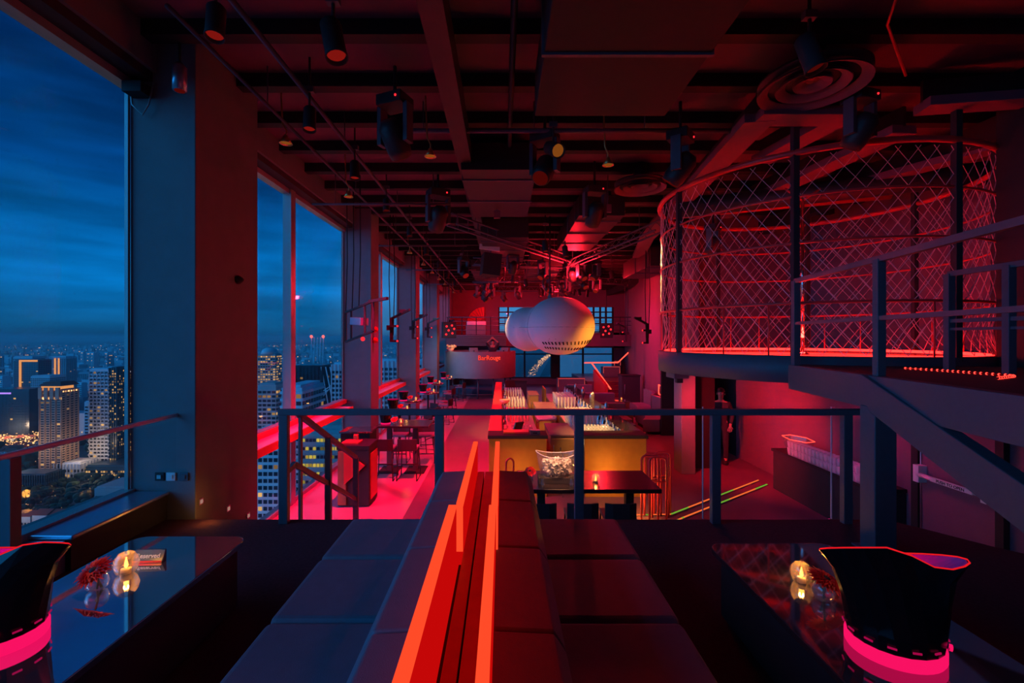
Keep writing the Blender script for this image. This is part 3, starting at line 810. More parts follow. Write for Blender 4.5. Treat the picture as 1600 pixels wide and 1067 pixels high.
# ================================================================== STOOLS AND HIGH TABLES
def make_stool(loc, rz, label, group):
    t = thing('bar_stool', label, 'stool', loc, rz, group)
    B(-.19, .19, -.17, .19, .60, .645).build('seat', 'leather', t, .015, local=True)
    m = MB()
    m.prism([(-.19, -.19), (-.19, -.165), (-.10, -.195), (.10, -.195), (.19, -.165), (.19, -.19), (.10, -.22), (-.10, -.22)], .60, .83)
    m.build('backrest', 'pitch', t, local=True)
    for sx in (-1, 1):
        MB().tube([(sx * .17, .15, .60), (sx * .20, .20, .012), (sx * .20, -.22, .012), (sx * .17, -.16, .60)], .011, 6).build('leg', 'pitch', t, local=True)
    for y, z in ((.185, .22), (-.19, .34)):
        MB().tube([(-.19, y, z), (.19, y, z)], .009, 6).build('foot_rail', 'pitch', t, local=True)
    return t
S0 = make_stool((-1.89, 9.2, LF), 0, 'dark bar stool in front of the nearest aisle table, right of two', None)
# (the protos and every copy carry their own label or a shared group)
dup(S0, (-2.36, 9.2, LF), 0, 'dark bar stool in front of the nearest aisle table, left of two')
dup(S0, (-2.36, 10.45, LF), PI, 'dark bar stool behind the nearest aisle table, left of two')
dup(S0, (-1.75, 10.45, LF), PI + .1, 'dark bar stool behind the nearest aisle table, right of two')
t = thing('high_table', 'long dark high table nearest in the window aisle', 'table', (-2.1, 9.83, LF))
B(-2.64, -1.54, 9.46, 10.2, -.12, -.08).build('table_top', 'tabletop', t, .006)
for x in (-2.42, -1.86):
    l = B(x - .05, x + .05, 9.72, 9.82, LF + .012, -.12).build('leg', 'pitch', t)
    B(x - .2, x + .22, 9.5, 10.05, LF, LF + .014).build('base_plate', 'black', l)
def make_high(loc, label):
    t = thing('high_table', label, 'table', loc)
    MB().lathe([(.36, .965), (.36, 1.0)], n=32).build('table_top', 'gloss', t, local=True)
    MB().lathe([(.035, .01), (.035, .965)], n=12).build('post', 'pitch', t, local=True)
    MB().lathe([(.28, 0), (.27, .015), (.05, .03)], n=28).build('base', 'pitch', t, local=True)
    return t
HT = [(-2.62, 11.6), (-2.72, 13.3), (-2.5, 15.3), (-2.72, 18.3), (-2.5, 20.6)]
NAME = ['second', 'third', 'fourth', 'fifth', 'sixth']
def small_bucket(loc, label):
    t = thing('champagne_bucket', label, 'ice bucket', loc)
    MB().lathe([(.10, .03), (.115, .12), (.15, .27)], n=14, caps=False).lathe([(.001, .03), (.10, .03)], n=14, caps=False).build('body', 'blackgloss', t, local=True)
    MB().lathe([(.105, 0), (.105, .03)], n=18).build('light_base', 'pinkled', t, local=True)
    MB().lathe([(.15, .27), (.142, .272), (.1, .1), (.001, .1)], n=14, caps=False).build('liner', 'pinkdim', t, local=True)
    return t
b0 = small_bucket((-2.5, 9.75, -.08), 'small black bucket with pink base on the nearest aisle table')
c0 = candle((-2.17, 9.75, -.08), 'round lit candle on the nearest aisle table', r=.06, power=0)
v0 = vase((-2.3, 9.7, -.08), 0, 'red gerbera in a bowl on the nearest aisle table', r=.05)
lamp('POINT', (-2.17, 9.72, .08), .8, (1, .42, .08), .02)
h0 = None
for i, (x, y) in enumerate(HT):
    lab = 'round dark high table, %s table from the near end of the aisle' % NAME[i]
    h0 = make_high((x, y, LF), lab) if h0 is None else h0
    if i: dup(h0, (x, y, LF), 0, lab)
    dup(b0, (x - .17, y, -.08), 0, 'small black bucket with pink base on the %s aisle table' % NAME[i])
    dup(c0, (x + .2, y - .02, -.08), 0, 'round lit candle on the %s aisle table' % NAME[i])
    dup(v0, (x + .03, y - .02, -.08), 0, 'red gerbera in a bowl on the %s aisle table' % NAME[i])
    lamp('POINT', (x + .2, y - .1, .1), .8, (1, .42, .08), .02)
    for j, (dx, dy, rz) in enumerate([(.62, -.25, PI / 2 - .3), (.5, .5, PI * .75)]):
        dup(S0, (x + dx, y + dy, LF), rz, 'dark bar stool at the %s side of the %s aisle table' % (['near', 'far'][j], NAME[i]))

# long high table before the bar, right
t = thing('long_high_table', 'long dark high table just below the platform railing', 'table', (1.0, 5.92, LF))
B(.2, 1.94, 5.53, 6.32, -.13, -.08).build('table_top', 'tabletop', t, .006)
for x in (.5, 1.64):
    l = B(x - .05, x + .05, 5.85, 5.95, LF + .012, -.13).build('leg', 'pitch', t)
    B(x - .2, x + .2, 5.65, 6.15, LF, LF + .014).build('base_plate', 'black', l)
for i, x in enumerate([.47, .98, 1.44]):
    dup(S0, (x, 5.72, LF), 0, 'dark stool tucked under the long high table, ' + ['leftmost', 'middle', 'rightmost'][i])
t = thing('ice_bath', 'clear oval ice bath full of ice on the long high table', 'ice bucket', (.70, 5.82, -.08))
B(.46, .94, 5.74, 5.92, -.08, -.005).build('stand', 'pitch', t, .004)
n = 28
def oval(a, b, z, lift):
    return [(.70 + a * math.cos(2 * PI * j / n), 5.83 + b * math.sin(2 * PI * j / n), z + lift * abs(math.cos(2 * PI * j / n)) ** 2.5) for j in range(n)]
rings = [oval(.20, .10, 0, 0), oval(.235, .125, .10, 0), oval(.255, .14, .20, .02), oval(.275, .15, .255, .06)]
inn = [oval(.268, .143, .255, .06), oval(.225, .117, .10, 0), oval(.19, .09, .015, 0)]
m = MB()
for rs in (rings, inn):
    m.add([p for r_ in rs for p in r_], [(i * n + j, i * n + (j + 1) % n, (i + 1) * n + (j + 1) % n, (i + 1) * n + j) for i in range(len(rs) - 1) for j in range(n)], True)
m.add(oval(.20, .10, 0, 0), [tuple(range(n))[::-1]])
m.build('tub', 'clear', t)
MB().tube(oval(.272, .147, .257, .06), .006, 6, True).build('rim', 'ledge', t, label='pale rolled rim')
m = MB()
for i in range(170):
    g = R.uniform(0, 2 * PI); q = math.sqrt(R.random()); z = R.uniform(.03, .20); k = .80 + .3 * z
    m.obox((.70 + .205 * k * q * math.cos(g) * 1.05, 5.83 + .10 * k * q * math.sin(g), z), [R.uniform(.026, .04)] * 3, [R.uniform(0, 3) for _ in range(3)])
m.build('ice_cubes', 'ice', t, kind='stuff')
text('MOËT & CHANDON', .030, t, 'ink', Matrix.Translation((.02, -.128, .118)) @ Matrix.Rotation(-.12, 4, 'X') @ FACE_CAM, depth=.001, bold=True)
text('CHAMPAGNE', .014, t, 'ink', Matrix.Translation((.02, -.120, .085)) @ Matrix.Rotation(-.12, 4, 'X') @ FACE_CAM, name='lower_lettering', depth=.001)
m = MB()
for k in range(5):
    m.add([(.70 + .02 - .018 + .008 * k, 5.685, .06 + .0), (.70 + .02 - .010 + .008 * k, 5.685, .06), (.70 + .02 - .014 + .008 * k, 5.685, .085), (.702 + .004 + .008 * k, 5.689, .06), (.710 + .008 * k, 5.689, .06), (.706 + .008 * k, 5.689, .085)], [(0, 1, 2), (5, 4, 3), (0, 3, 4, 1), (1, 4, 5, 2), (2, 5, 3, 0)])
m.build('crown_mark', 'ink', t)
lamp('POINT', (.70, 5.83, .10), 7.0, (1, .40, .16), .05)
lamp('SPOT', (.9, 4.8, 3.8), 2000, (1, .36, .17), .05, (.7, 5.83, .1), 11, .6)
for i, (x, y) in enumerate([(.50, 5.66), (.86, 5.66)]):
    s_ = thing('bud_vase', ['small glass vase with a dark bloom left of the ice bath front', 'small glass vase with a dark bloom right of the ice bath front'][i], 'vase', (x, y, -.08))
    MB().lathe([(.022, 0), (.026, .03), (.014, .075), (.017, .09)], n=12).build('glass_bottle', 'cut', s_, local=True)
    gerbera(s_, (0, 0, .105), .05, (.3, 0, 0), 'black', 12)
vase((.36, 5.95, -.08), 0, 'red gerbera in a bowl left of the ice bath', r=.05)
candle((1.19, 5.80, -.08), 'lit candle on the long high table right of the ice bath', r=.056, power=1.5)

# ================================================================== THE TWO BARS
lb = thing('bar_counter', 'left bar counter with gold end panel and bright red top edge', 'bar', (.3, 12, LF))
B(-.20, .76, 8.17, 17.6, LF + .05, -.30).build('body', 'wood', lb)
B(-.24, .79, 8.13, 8.17, LF, -.04).build('front_panel', 'gold', lb, label='gold laminate end panel')
B(-.26, .81, 8.10, 8.55, -.04, .02).build('end_top', 'black', lb, .004)
B(-.24, -.20, 8.17, 17.7, LF, -.04).build('side_panel', 'redpaint', lb)
B(-.26, -.02, 8.55, 17.8, -.04, .02).build('counter_top', 'redpaint', lb, label='bright red counter top')
B(.0, .76, 8.55, 17.6, -.30, -.26).build('work_shelf', 'metal', lb)
rb = thing('bar_counter', 'right bar counter with gold end panel and rows of glasses', 'bar', (2.0, 12, LF))
B(1.50, 2.54, 8.17, 16.4, LF + .05, -.30).build('body', 'wood', rb)
B(1.47, 2.57, 8.13, 8.17, LF, -.04).build('front_panel', 'gold', rb, label='gold laminate end panel')
B(1.45, 2.60, 8.10, 8.55, -.04, .02).build('end_top', 'black', rb, .004)
B(2.53, 2.57, 8.17, 16.4, LF, -.04).build('side_panel', 'wall', rb)
B(2.24, 2.60, 8.55, 16.5, -.04, .02).build('counter_top', 'gloss', rb, label='gloss counter top mirroring the sky')
B(1.50, 2.24, 8.55, 16.4, -.30, -.26).build('work_shelf', 'metal', rb)
B(1.44, 1.49, 15.5, 16.6, LF, .0).build('end_panel', 'gold', rb)
def rack(x0, x1, y0, nx, ny, dy, group, label, m, r, h):
    g = None
    for j in range(ny):
        for i in range(nx):
            x = x0 + (x1 - x0) * i / max(1, nx - 1); y = y0 + dy * j
            if g is None: g = tumbler((x, y, -.26), label, group, r, h, m)
            else: dup(g, (x, y, -.26))
rack(1.56, 2.16, 8.72, 10, 5, .15, 'glasses at the near end of the right bar', 'tall clear glass in the rack at the near end of the right bar', 'tumbler', .023, .24)
rack(1.60, 2.18, 10.5, 9, 8, .16, 'glasses in the middle of the right bar', 'tall clear glass in the rack in the middle of the right bar', 'tumbler', .026, .25)
rack(1.62, 2.10, 13.2, 6, 6, .24, 'glasses at the far end of the right bar', 'clear glass in the rack at the far end of the right bar', 'tumbler', .036, .30)
rack(.12, .62, 11.0, 7, 4, .2, 'pink lit glasses on the left bar', 'pink lit glass in the rack on the left bar', 'pinkglass', .028, .25)
rack(.12, .62, 13.0, 7, 4, .22, 'middle glasses on the left bar', 'clear glass in the middle rack on the left bar', 'tumbler', .028, .25)
rack(.12, .62, 15.2, 7, 4, .24, 'far glasses on the left bar', 'clear glass in the far rack on the left bar', 'tumbler', .030, .27)
rack(.22, .60, 9.3, 6, 5, .12, 'near glassware on the left bar', 'small glass among the near glassware on the left bar', 'cut', .032, .15)
def bottle(loc, label, group, m, cap='black', s=1.0):
    t = thing('bottle', label, 'bottle', loc, 0, group)
    MB().lathe([(.036 * s, 0), (.038 * s, .02), (.038 * s, .18 * s), (.014 * s, .23 * s), (.013 * s, .30 * s)], n=10).build('glass', m, t, local=True)
    MB().lathe([(.0385 * s, .05), (.0385 * s, .14 * s)], n=10, caps=False).build('label', 'white', t, local=True)
    MB().lathe([(.015 * s, .30 * s), (.015 * s, .33 * s)], n=8).build('cap', cap, t, local=True)
    return t
bp = [bottle((.06, 9.9, -.26), 'dark bottle in the row along the left counter', 'bottles along the left counter', 'gloss'),
      bottle((.10, 10.2, -.26), 'clear bottle in the row along the left counter', 'clear bottles along the left counter', 'tumbler', 'chrome'),
      bottle((2.2, 8.9, -.26), 'dark bottle in the row along the right counter', 'bottles along the right counter', 'gloss'),
      bottle((2.21, 9.1, -.26), 'clear bottle in the row along the right counter', 'clear bottles along the right counter', 'tumbler', 'chrome')]
for i in range(22):
    dup(bp[i % 2], (.05 + R.uniform(0, .04), 10.5 + .29 * i, -.26))
for i in range(26):
    dup(bp[2 + i % 2], (2.18 + R.uniform(0, .04), 9.4 + .26 * i, -.26))
# tins and shakers standing on the right counter
for i, (x, y) in enumerate([(2.42, 10.6), (2.40, 12.3), (2.48, 12.5), (2.40, 13.6), (2.44, 13.75), (2.38, 14.8)]):
    if i == 0:
        sh = thing('shaker', 'steel shaker standing on the right counter top', 'shaker', (x, y, .02), 0, 'shakers on the right counter')
        MB().lathe([(.04, 0), (.05, .16), (.035, .20), (.02, .25)], n=12).build('cup', 'metal', sh, local=True)
        MB().lathe([(.036, .20), (.034, .215)], n=12).build('collar', 'white', sh, local=True)
    else: dup(sh, (x, y, .02))
for i, (x0, x1, y0, y1, z, lab) in enumerate([(.95, 1.44, 8.98, 10.2, -.15, 'brown ice well cabinet between the bars, nearest'), (.90, 1.42, 12.0, 13.2, -.1, 'brown cabinet between the bars, behind the ice well'), (.80, 1.08, 13.6, 14.6, .05, 'brown cabinet beside the far glasses of the left bar')]):
    t = thing('bar_cabinet', lab, 'cabinet', ((x0 + x1) / 2, (y0 + y1) / 2, LF))
    B(x0, x1, y0, y1, LF, z - .03).build('body', 'wood', t)
    B(x0 - .015, x1 + .015, y0 - .015, y1 + .015, z - .03, z).build('table_top', 'wall', t, .003)
    B(x0 + .03, x1 - .03, y0 - .012, y0, LF + .1, z - .08).build('door', 'wood', t, .003)
    MB().tube([(x0 + .06, y0 - .03, z - .2), (x0 + .06, y0 - .03, z - .4)], .008, 6).build('handle', 'metal', t)
t = thing('folded_towel', 'pale towel draped on a small stand between the bars', 'towel', (1.0, 10.9, -.2))
MB().obox((1.02, 10.9, -.14), (.42, .5, .04), (.05, -.03, .1)).obox((1.22, 10.95, -.15), (.1, .4, .09), (0, .2, .1)).build('cloth', 'ledge', t, .018)
t = thing('stand', 'small wooden stand under the pale towel', 'stand', (1.0, 10.9, LF))
for x, y in ((.84, 10.7), (1.2, 10.7), (.84, 11.1), (1.2, 11.1)):
    B(x - .025, x + .025, y - .025, y + .025, LF, -.20).build('leg', 'wood', t)
B(.8, 1.24, 10.65, 11.15, -.20, -.165).build('table_top', 'wood', t)
t = thing('wire_rack', 'steel wire rack at the foot of the right bar', 'rack', (1.25, 8.3, LF))
for k in range(6):
    z = LF + .1 + .12 * k
    MB().tube([(1.08, 8.1, z), (1.44, 8.1, z), (1.44, 8.45, z), (1.08, 8.45, z)], .007, 6, True).build('shelf_wire', 'metal', t)
for x, y in ((1.08, 8.1), (1.44, 8.1), (1.08, 8.45), (1.44, 8.45)):
    MB().tube([(x, y, LF), (x, y, LF + .80)], .009, 6).build('post', 'metal', t)
t = thing('tablet', 'tilted till screen at the near end of the left bar', 'screen', (.27, 8.9, -.2))
MB().obox((.30, 8.95, -.02), (.20, .03, .30), (.5, 0, .6)).build('case', 'black', t, .004)
MB().obox((.288, 8.932, -.012), (.17, .006, .25), (.5, 0, .6)).build('display', 'screen', t)
B(.24, .38, 8.9, 9.1, -.26, -.14).build('foot', 'black', t)
t = thing('box', 'small grey box with dark print on the left bar end', 'box', (.60, 8.3, .02)); B(.50, .68, 8.2, 8.34, .02, .09).build('carton', 'metal', t, .003); B(.55, .63, 8.196, 8.2, .035, .055).build('print', 'ink', t)
t = thing('tray', 'gold and red tray on the left bar end', 'tray', (.25, 8.35, .02)); B(.02, .22, 8.25, 8.5, .02, .05).build('gold_half', 'gold', t, .003); B(.22, .48, 8.25, 8.5, .02, .05).build('red_half', 'redpaint', t, .003)
t = thing('bowl', 'pink bowl standing among the bottles on the left bar', 'bowl', (.06, 11.9, .02)); MB().lathe([(.05, 0), (.12, .06), (.14, .13), (.12, .13), (.04, .02)], n=18).build('bowl_shell', 'pinkglass', t, local=True); MB().lathe([(.055, -.0), (.05, .012)], n=14).build('foot', 'white', t, local=True)
t = thing('laptop', 'open laptop lid at the far end of the left bar', 'laptop', (.3, 17.0, -.26)); MB().obox((.3, 17.05, .0), (.4, .02, .3), (-.5, 0, .5)).build('lid', 'black', t); B(.1, .5, 16.7, 17.0, -.26, -.24).build('keyboard', 'metal', t)

# ================================================================== ROUND BOOTH AND DJ
DC = Vector((-1.1, 22.5)); DRr = 1.75
dj = thing('dj_booth', 'grey round raised booth with the red lit name on its front', 'booth', (DC.x, DC.y, LF))
MB().lathe([(DRr, -.13), (DRr, 1.10), (DRr - .12, 1.10), (DRr - .12, -.05), (.001, -.05), (.001, -.13), (DRr, -.13)], c=(DC.x, DC.y, 0), n=72, caps=False).build('parapet', 'pier', dj)
for k in range(7):
    g = math.radians(185 + 28 * k); x, y = DC.x + 1.5 * math.cos(g), DC.y + 1.5 * math.sin(g)
    MB().tube([(x, y, LF), (x, y, -.13)], .035, 8).build('leg', 'steel', dj)
MB().tube([(DC.x + 1.5 * math.cos(math.radians(180 + 15 * k)), DC.y + 1.5 * math.sin(math.radians(180 + 15 * k)), LF + .2) for k in range(13)], .02, 6).build('foot_ring', 'steel', dj)
vs, fs = text_mesh('BarRouge', .30, .015, False)
m = MB(); xc = .52
def wrap(v):
    a = math.asin(xc / DRr) + v.x * .92 / DRr - PI / 2
    r_ = DRr + .012 + v.z
    return (DC.x + r_ * math.cos(a), DC.y + r_ * math.sin(a), .82 + v.y)
m.add([wrap(v) for v in vs], fs).build('lettering', 'sign', dj, label='red glowing lettering on the booth front')
# equipment on the parapet
def speaker(loc, rz, label, group=None):
    t = thing('monitor_speaker', label, 'speaker', loc, rz, group)
    MB().add([(-.2, -.15, 0), (.2, -.15, 0), (.2, .15, 0), (-.2, .15, 0), (-.2, 0, .28), (.2, 0, .28), (.2, .15, .28), (-.2, .15, .28)],
             [(0, 3, 2, 1), (4, 5, 6, 7), (0, 1, 5, 4), (1, 2, 6, 5), (2, 3, 7, 6), (3, 0, 4, 7)]).build('cabinet', 'pier', t, .01, local=True)
    B(-.02, .02, -.16, -.12, .10, .16).build('badge', 'ink', t, local=True)
    return t
speaker((-1.35, 21.35, 1.0), .2, 'pale wedge speaker on the booth left of the performer')
speaker((.12, 21.6, 1.0), -.5, 'dark wedge speaker on the booth right of the performer').children[0].data.materials[0] = M['black']
t = thing('console_table', 'dark equipment table inside the round booth', 'table', (-.8, 21.6, -.05)); B(-1.7, .0, 21.3, 21.75, .92, 1.0).build('table_top', 'black', t)
for x in (-1.6, -.1): B(x - .03, x + .03, 21.45, 21.7, -.05, .92).build('leg', 'black', t)
t = thing('mixer', 'small grey mixer in front of the performer', 'mixer', (-.5, 21.4, 1.0)); B(-.72, -.3, 21.25, 21.55, 1.0, 1.09).build('case', 'metal', t, .005); B(-.68, -.34, 21.27, 21.5, 1.09, 1.10).build('panel', 'black', t)
t = thing('flower_arrangement', 'pale lit bunch of flowers at the left of the booth rim', 'flowers', (-2.45, 21.6, 1.1)); MB().lathe([(.1, -.02), (.16, .14), (.14, .14)], n=12).build('pot', 'ledge', t, local=True)
m = MB()
for i in range(16): m.ball((R.uniform(-.18, .25), R.uniform(-.1, .1), R.uniform(.14, .3)), R.uniform(.04, .07), 6, 4)
m.build('blooms', 'shell', t, local=True)
lamp('POINT', (-2.3, 21.25, 1.45), 5, (1, .5, .12), .04)
# people
def skinned(name, V, E, rad, m, parent, root=0, sub=1):
    me = bpy.data.meshes.new(name); me.from_pydata(V, E, []); me.update()
    o = bpy.data.objects.new(name, me); COL.objects.link(o); o.parent = parent
    md = o.modifiers.new('skin', 'SKIN'); md.use_smooth_shade = True
    for i, sv in enumerate(me.skin_vertices[0].data):
        r_ = rad[i]; sv.radius = r_ if isinstance(r_, tuple) else (r_, r_); sv.use_root = (i == root)
    s_ = o.modifiers.new('sub', 'SUBSURF'); s_.levels = sub; s_.render_levels = sub
    me.materials.append(M[m])
    return o
def person(loc, rz, label, arms, head_turn=0, H=1.70):
    k = H / 1.70
    t = thing('person', label, 'person', loc, rz)
    V = []; E = []; Rd = []
    def ch(parent, pts):
        p = parent
        for co, r_ in pts:
            V.append(tuple(c * k for c in co)); Rd.append(tuple(q * k for q in r_) if isinstance(r_, tuple) else r_ * k)
            if p is not None: E.append((p, len(V) - 1))
            p = len(V) - 1
        return p
    pel = ch(None, [((0, 0, .92), (.15, .11))])
    chest = ch(pel, [((0, .0, 1.08), (.135, .10)), ((0, 0, 1.26), (.155, .11)), ((0, 0, 1.38), (.12, .085))])
    neck = ch(chest, [((0, -.01, 1.46), .052), ((0, -.02, 1.53), .060), ((0, -.025, 1.61), (.075, .09)), ((0, -.015, 1.68), .055)])
    for sx in (-1, 1):
        ch(pel, [((sx * .09, 0, .86), .09), ((sx * .10, -.02, .48), .062), ((sx * .10, .02, .10), .042), ((sx * .105, -.05, .035), .04), ((sx * .11, -.17, .03), .032)])
        sh = ch(chest, [((sx * .17, 0, 1.37), .062)])
        el, wr, hd = arms[0 if sx < 0 else 1]
        w = ch(sh, [(el, .042), (wr, .028)])
        hv = Vector(hd) - Vector(wr); hv.normalize(); side = hv.cross(Vector((0, 1, .2))).normalized()
        pm = ch(w, [(tuple(Vector(wr) + hv * .05), (.036, .018))])
        for f_ in range(4):
            b0 = Vector(wr) + hv * .085 + side * (.026 * (f_ - 1.5))
            L_ = [.06, .075, .07, .055][f_]
            ch(pm, [(tuple(b0), .010), (tuple(b0 + hv * L_ * .6 + Vector((0, -.008, 0))), .009), (tuple(b0 + hv * L_ + Vector((0, -.02, 0))), .007)])
        ch(pm, [(tuple(Vector(wr) + hv * .05 + side * .05), .011), (tuple(Vector(wr) + hv * .085 + side * .065), .009)])
    skinned('body', V, E, Rd, 'skin', t, 0, 1)
    # clothes
    V, E, Rd = [], [], []
    p = ch(None, [((0, 0, .84), (.165, .13)), ((0, 0, .94), (.17, .13))]); c2 = ch(p, [((0, 0, 1.08), (.155, .12)), ((0, 0, 1.26), (.175, .13)), ((0, 0, 1.39), (.13, .10)), ((0, -.008, 1.45), (.075, .068)), ((0, -.012, 1.475), (.066, .064))])
    for sx in (-1, 1):
        el = Vector(arms[0 if sx < 0 else 1][0]); shv = Vector((sx * .17, 0, 1.37))
        ch(3, [(tuple(shv), .078), (tuple(el), .056), (tuple(Vector(el).lerp(Vector(arms[0 if sx < 0 else 1][1]), .3 if H > 1.67 else .9)), .044)])
    skinned('shirt', V, E, Rd, 'cloth', t, 0, 1)
    V, E, Rd = [], [], []
    p = ch(None, [((0, 0, 1.04), (.15, .115)), ((0, 0, .95), (.16, .125))])
    for sx in (-1, 1):
        ch(p, [((sx * .09, 0, .84), .105), ((sx * .10, -.02, .48), .078), ((sx * .10, .02, .09), .062)])
    skinned('trousers', V, E, Rd, 'cloth', t, 0, 1)
    m = MB(); m.ball((0, 0, 0), .092, 14, 10, (1, 1.08, 1.1)); m.v = [(x * k, (y + .02) * k, (z + 1.645) * k) for x, y, z in m.v if True]
    # keep the crown and back of the cap only
    keep = [f for f in m.f if sum(m.v[i][2] for i in f) / len(f) > (1.655 if sum(m.v[i][1] for i in f) / len(f) < .0 else 1.56) * k]
    h = MB(); h.add(m.v, keep, True); ho = h.build('hair', 'hair', t, local=True)
    for sx in (-1, 1):
        e = MB(); e.ball((sx * .032 * k, -.105 * k, 1.61 * k), .010 * k, 8, 6); e.build('eye', 'white', t, local=True)
        e = MB(); e.ball((sx * .082 * k, -.015 * k, 1.60 * k), .022 * k, 8, 6, (.5, .8, 1.3)); e.build('ear', 'skin', t, local=True)
        m = MB(); m.add([], []); B(sx * .10 * k - .045, sx * .10 * k + .045, -.22 * k, .07 * k, 0, .07).build('shoe', 'black', t, .02, local=True)
    MB().ball((0, -.115 * k, 1.585 * k), .014 * k, 8, 6, (.8, 1, 1.3)).build('nose', 'skin', t, local=True)
    MB().ball((0, -.103 * k, 1.55 * k), .02 * k, 8, 6, (1.1, .5, .35)).build('mouth', 'redpaint', t, local=True)
    return t
person((-.47, 21.95, -.05), 0, 'performer in the round booth with both hands clasped above the head',
       [((-.30, -.06, 1.55), (-.08, -.10, 1.76), (.02, -.10, 1.84)), ((.30, -.06, 1.55), (.08, -.10, 1.76), (-.02, -.10, 1.84))], H=1.68)
person((4.97, 10.35, LF), -.5, 'person in dark clothes standing in the corridor opening at right',
       [((-.24, .02, 1.12), (-.20, -.10, .90), (-.19, -.14, .80)), ((.24, .02, 1.12), (.20, -.10, .90), (.19, -.14, .80))], H=1.66)

# ================================================================== HANGING POD
PC = Vector((1.17, 11.2, 2.02))
pod = thing('hanging_pod', 'huge white two lobed pod hanging over the bar', 'sculpture', tuple(PC))
lobes = [((.24, -.08, .03), (.84, .80, .71)), ((-.50, .28, -.04), (.60, .60, .56))]
def pod_r(d):
    best = 0; acc = 0
    for c, s_ in lobes:
        c = Vector(c); o_ = Vector((-c.x / s_[0], -c.y / s_[1], -c.z / s_[2])); q = Vector((d.x / s_[0], d.y / s_[1], d.z / s_[2]))
        A_ = q.dot(q); B_ = 2 * o_.dot(q); C_ = o_.dot(o_) - 1; disc = B_ * B_ - 4 * A_ * C_
        if disc > 0:
            tt = (-B_ + math.sqrt(disc)) / (2 * A_)
            if tt > 0: acc += tt ** 22
    return acc ** (1 / 22)
m = MB(); n, kk = 72, 44; vs = []
for i in range(kk + 1):
    th = PI * i / kk
    for j in range(n):
        ph = 2 * PI * j / n
        d = Vector((math.sin(th) * math.cos(ph), math.sin(th) * math.sin(ph), math.cos(th)))
        vs.append(d * pod_r(d))
m.add(vs, [(i * n + j, (i + 1) * n + j, (i + 1) * n + (j + 1) % n, i * n + (j + 1) % n) for i in range(kk) for j in range(n)], True)
m.build('shell', 'shell', pod, local=True)
def podpt(ph, th, lift=0):
    d = Vector((math.sin(th) * math.cos(ph), math.sin(th) * math.sin(ph), math.cos(th)))
    return d * (pod_r(d) + lift)
for i in range(34):
    col, row = i % 17, i // 17
    ph = math.radians(-112 + 6.4 * col + 3 * row); th = math.radians(120 + 12 * row - .9 * col)
    a = podpt(ph, th, .004); b = podpt(ph + .05, th + .09, .004)
    MB().bar(a, b, .026, .016).build('slot', 'black', pod, local=True)
for i in range(14):
    ph = math.radians(R.uniform(-100, -25)); th = math.radians(R.uniform(110, 124)); a = podpt(ph, th, .006)
    m = MB(); m.ball(a, .012, 6, 4); m.build('bulb', 'ledge', pod, local=True)
MB().tube([podpt(0, .001), (0, 0, 2.72)], .02, 8).build('hanging_rod', 'pitch', pod, local=True)
MB().tube([tuple(podpt(math.radians(90), .35)), (0, .25, .78), (0, 0, .80), tuple(podpt(math.radians(-90), .3))], .03, 8).build('top_frame', 'pier', pod, local=True)
m = MB(); m.tube([podpt(math.radians(-150), PI * q / 24, .001) for q in range(3, 22)], .004, 4); m.build('seam', 'pier', pod, local=True)
m = MB(); m.tube([podpt(math.radians(-170 + 10 * q), math.radians(91), .001) for q in range(0, 17)], .003, 4); m.build('seam', 'pier', pod, local=True)

# ================================================================== LOUNGE AT RIGHT
struct('floor', MB().prism([(4.2, 22.6), (7.2, 22.6), (7.2, 27.6), (4.2, 27.6)], LF, -.42), 'darkfloor', 'raised lounge floor at the far right')
t = struct_empty('stairs', (5.2, 22, LF), 'four dark steps up to the far lounge')
for i in range(4):
    s_ = B(4.7, 6.0, 21.7 + .28 * i, 22.7, LF + .165 * i, LF + .165 * (i + 1)).build('step', 'darkfloor', t)
    B(4.7, 6.0, 21.695 + .28 * i, 21.70 + .28 * i, LF + .165 * (i + 1) - .02, LF + .165 * (i + 1)).build('nosing', 'brass', s_)
t = thing('stair_wall', 'sloped red wall beside the far lounge steps', 'wall panel', (4.5, 21, LF)); MB().add([(4.55, 20.2, LF), (4.68, 20.2, LF), (4.68, 22.8, LF), (4.55, 22.8, LF), (4.55, 20.2, -.35), (4.68, 20.2, -.35), (4.68, 22.8, .15), (4.55, 22.8, .15)], [(0, 3, 2, 1), (4, 5, 6, 7), (0, 1, 5, 4), (1, 2, 6, 5), (2, 3, 7, 6), (3, 0, 4, 7)]).build('panel', 'redpaint', t)
t = thing('light_rail', 'glowing red handrail bending down to the far lounge steps', 'handrail', (5.2, 23, 0))
MB().tube([(7.1, 25.5, .95), (6.2, 24.4, .42), (4.4, 24.4, .40)], .03, 8).build('upper_tube', 'neon', t)
MB().tube([(4.75, 24.2, .40), (5.25, 22.0, -.75)], .03, 8).build('lower_tube', 'neon', t)
for i, (x, y, w, h, z) in enumerate([(3.4, 22.4, 1.3, .4, -.66), (6.0, 25.0, .9, .35, -.2), (6.72, 26.6, .35, .25, .12)]):
    lab = ['wide low sofa outlined in red light before the end window', 'small sofa outlined in red light on the raised lounge, left of two', 'small sofa outlined in red light on the raised lounge, right of two'][i]
    t = thing('outlined_sofa', lab, 'sofa', (x, y, z))
    B(x - w / 2, x + w / 2, y, y + .7, LF if i == 0 else -.42, z + h - .02).build('body', 'leather', t, .02)
    MB().tube([(x - w / 2, y - .02, z), (x - w / 2, y - .02, z + h), (x + w / 2, y - .02, z + h), (x + w / 2, y - .02, z)], .016, 6).build('light_outline', 'neondim', t)
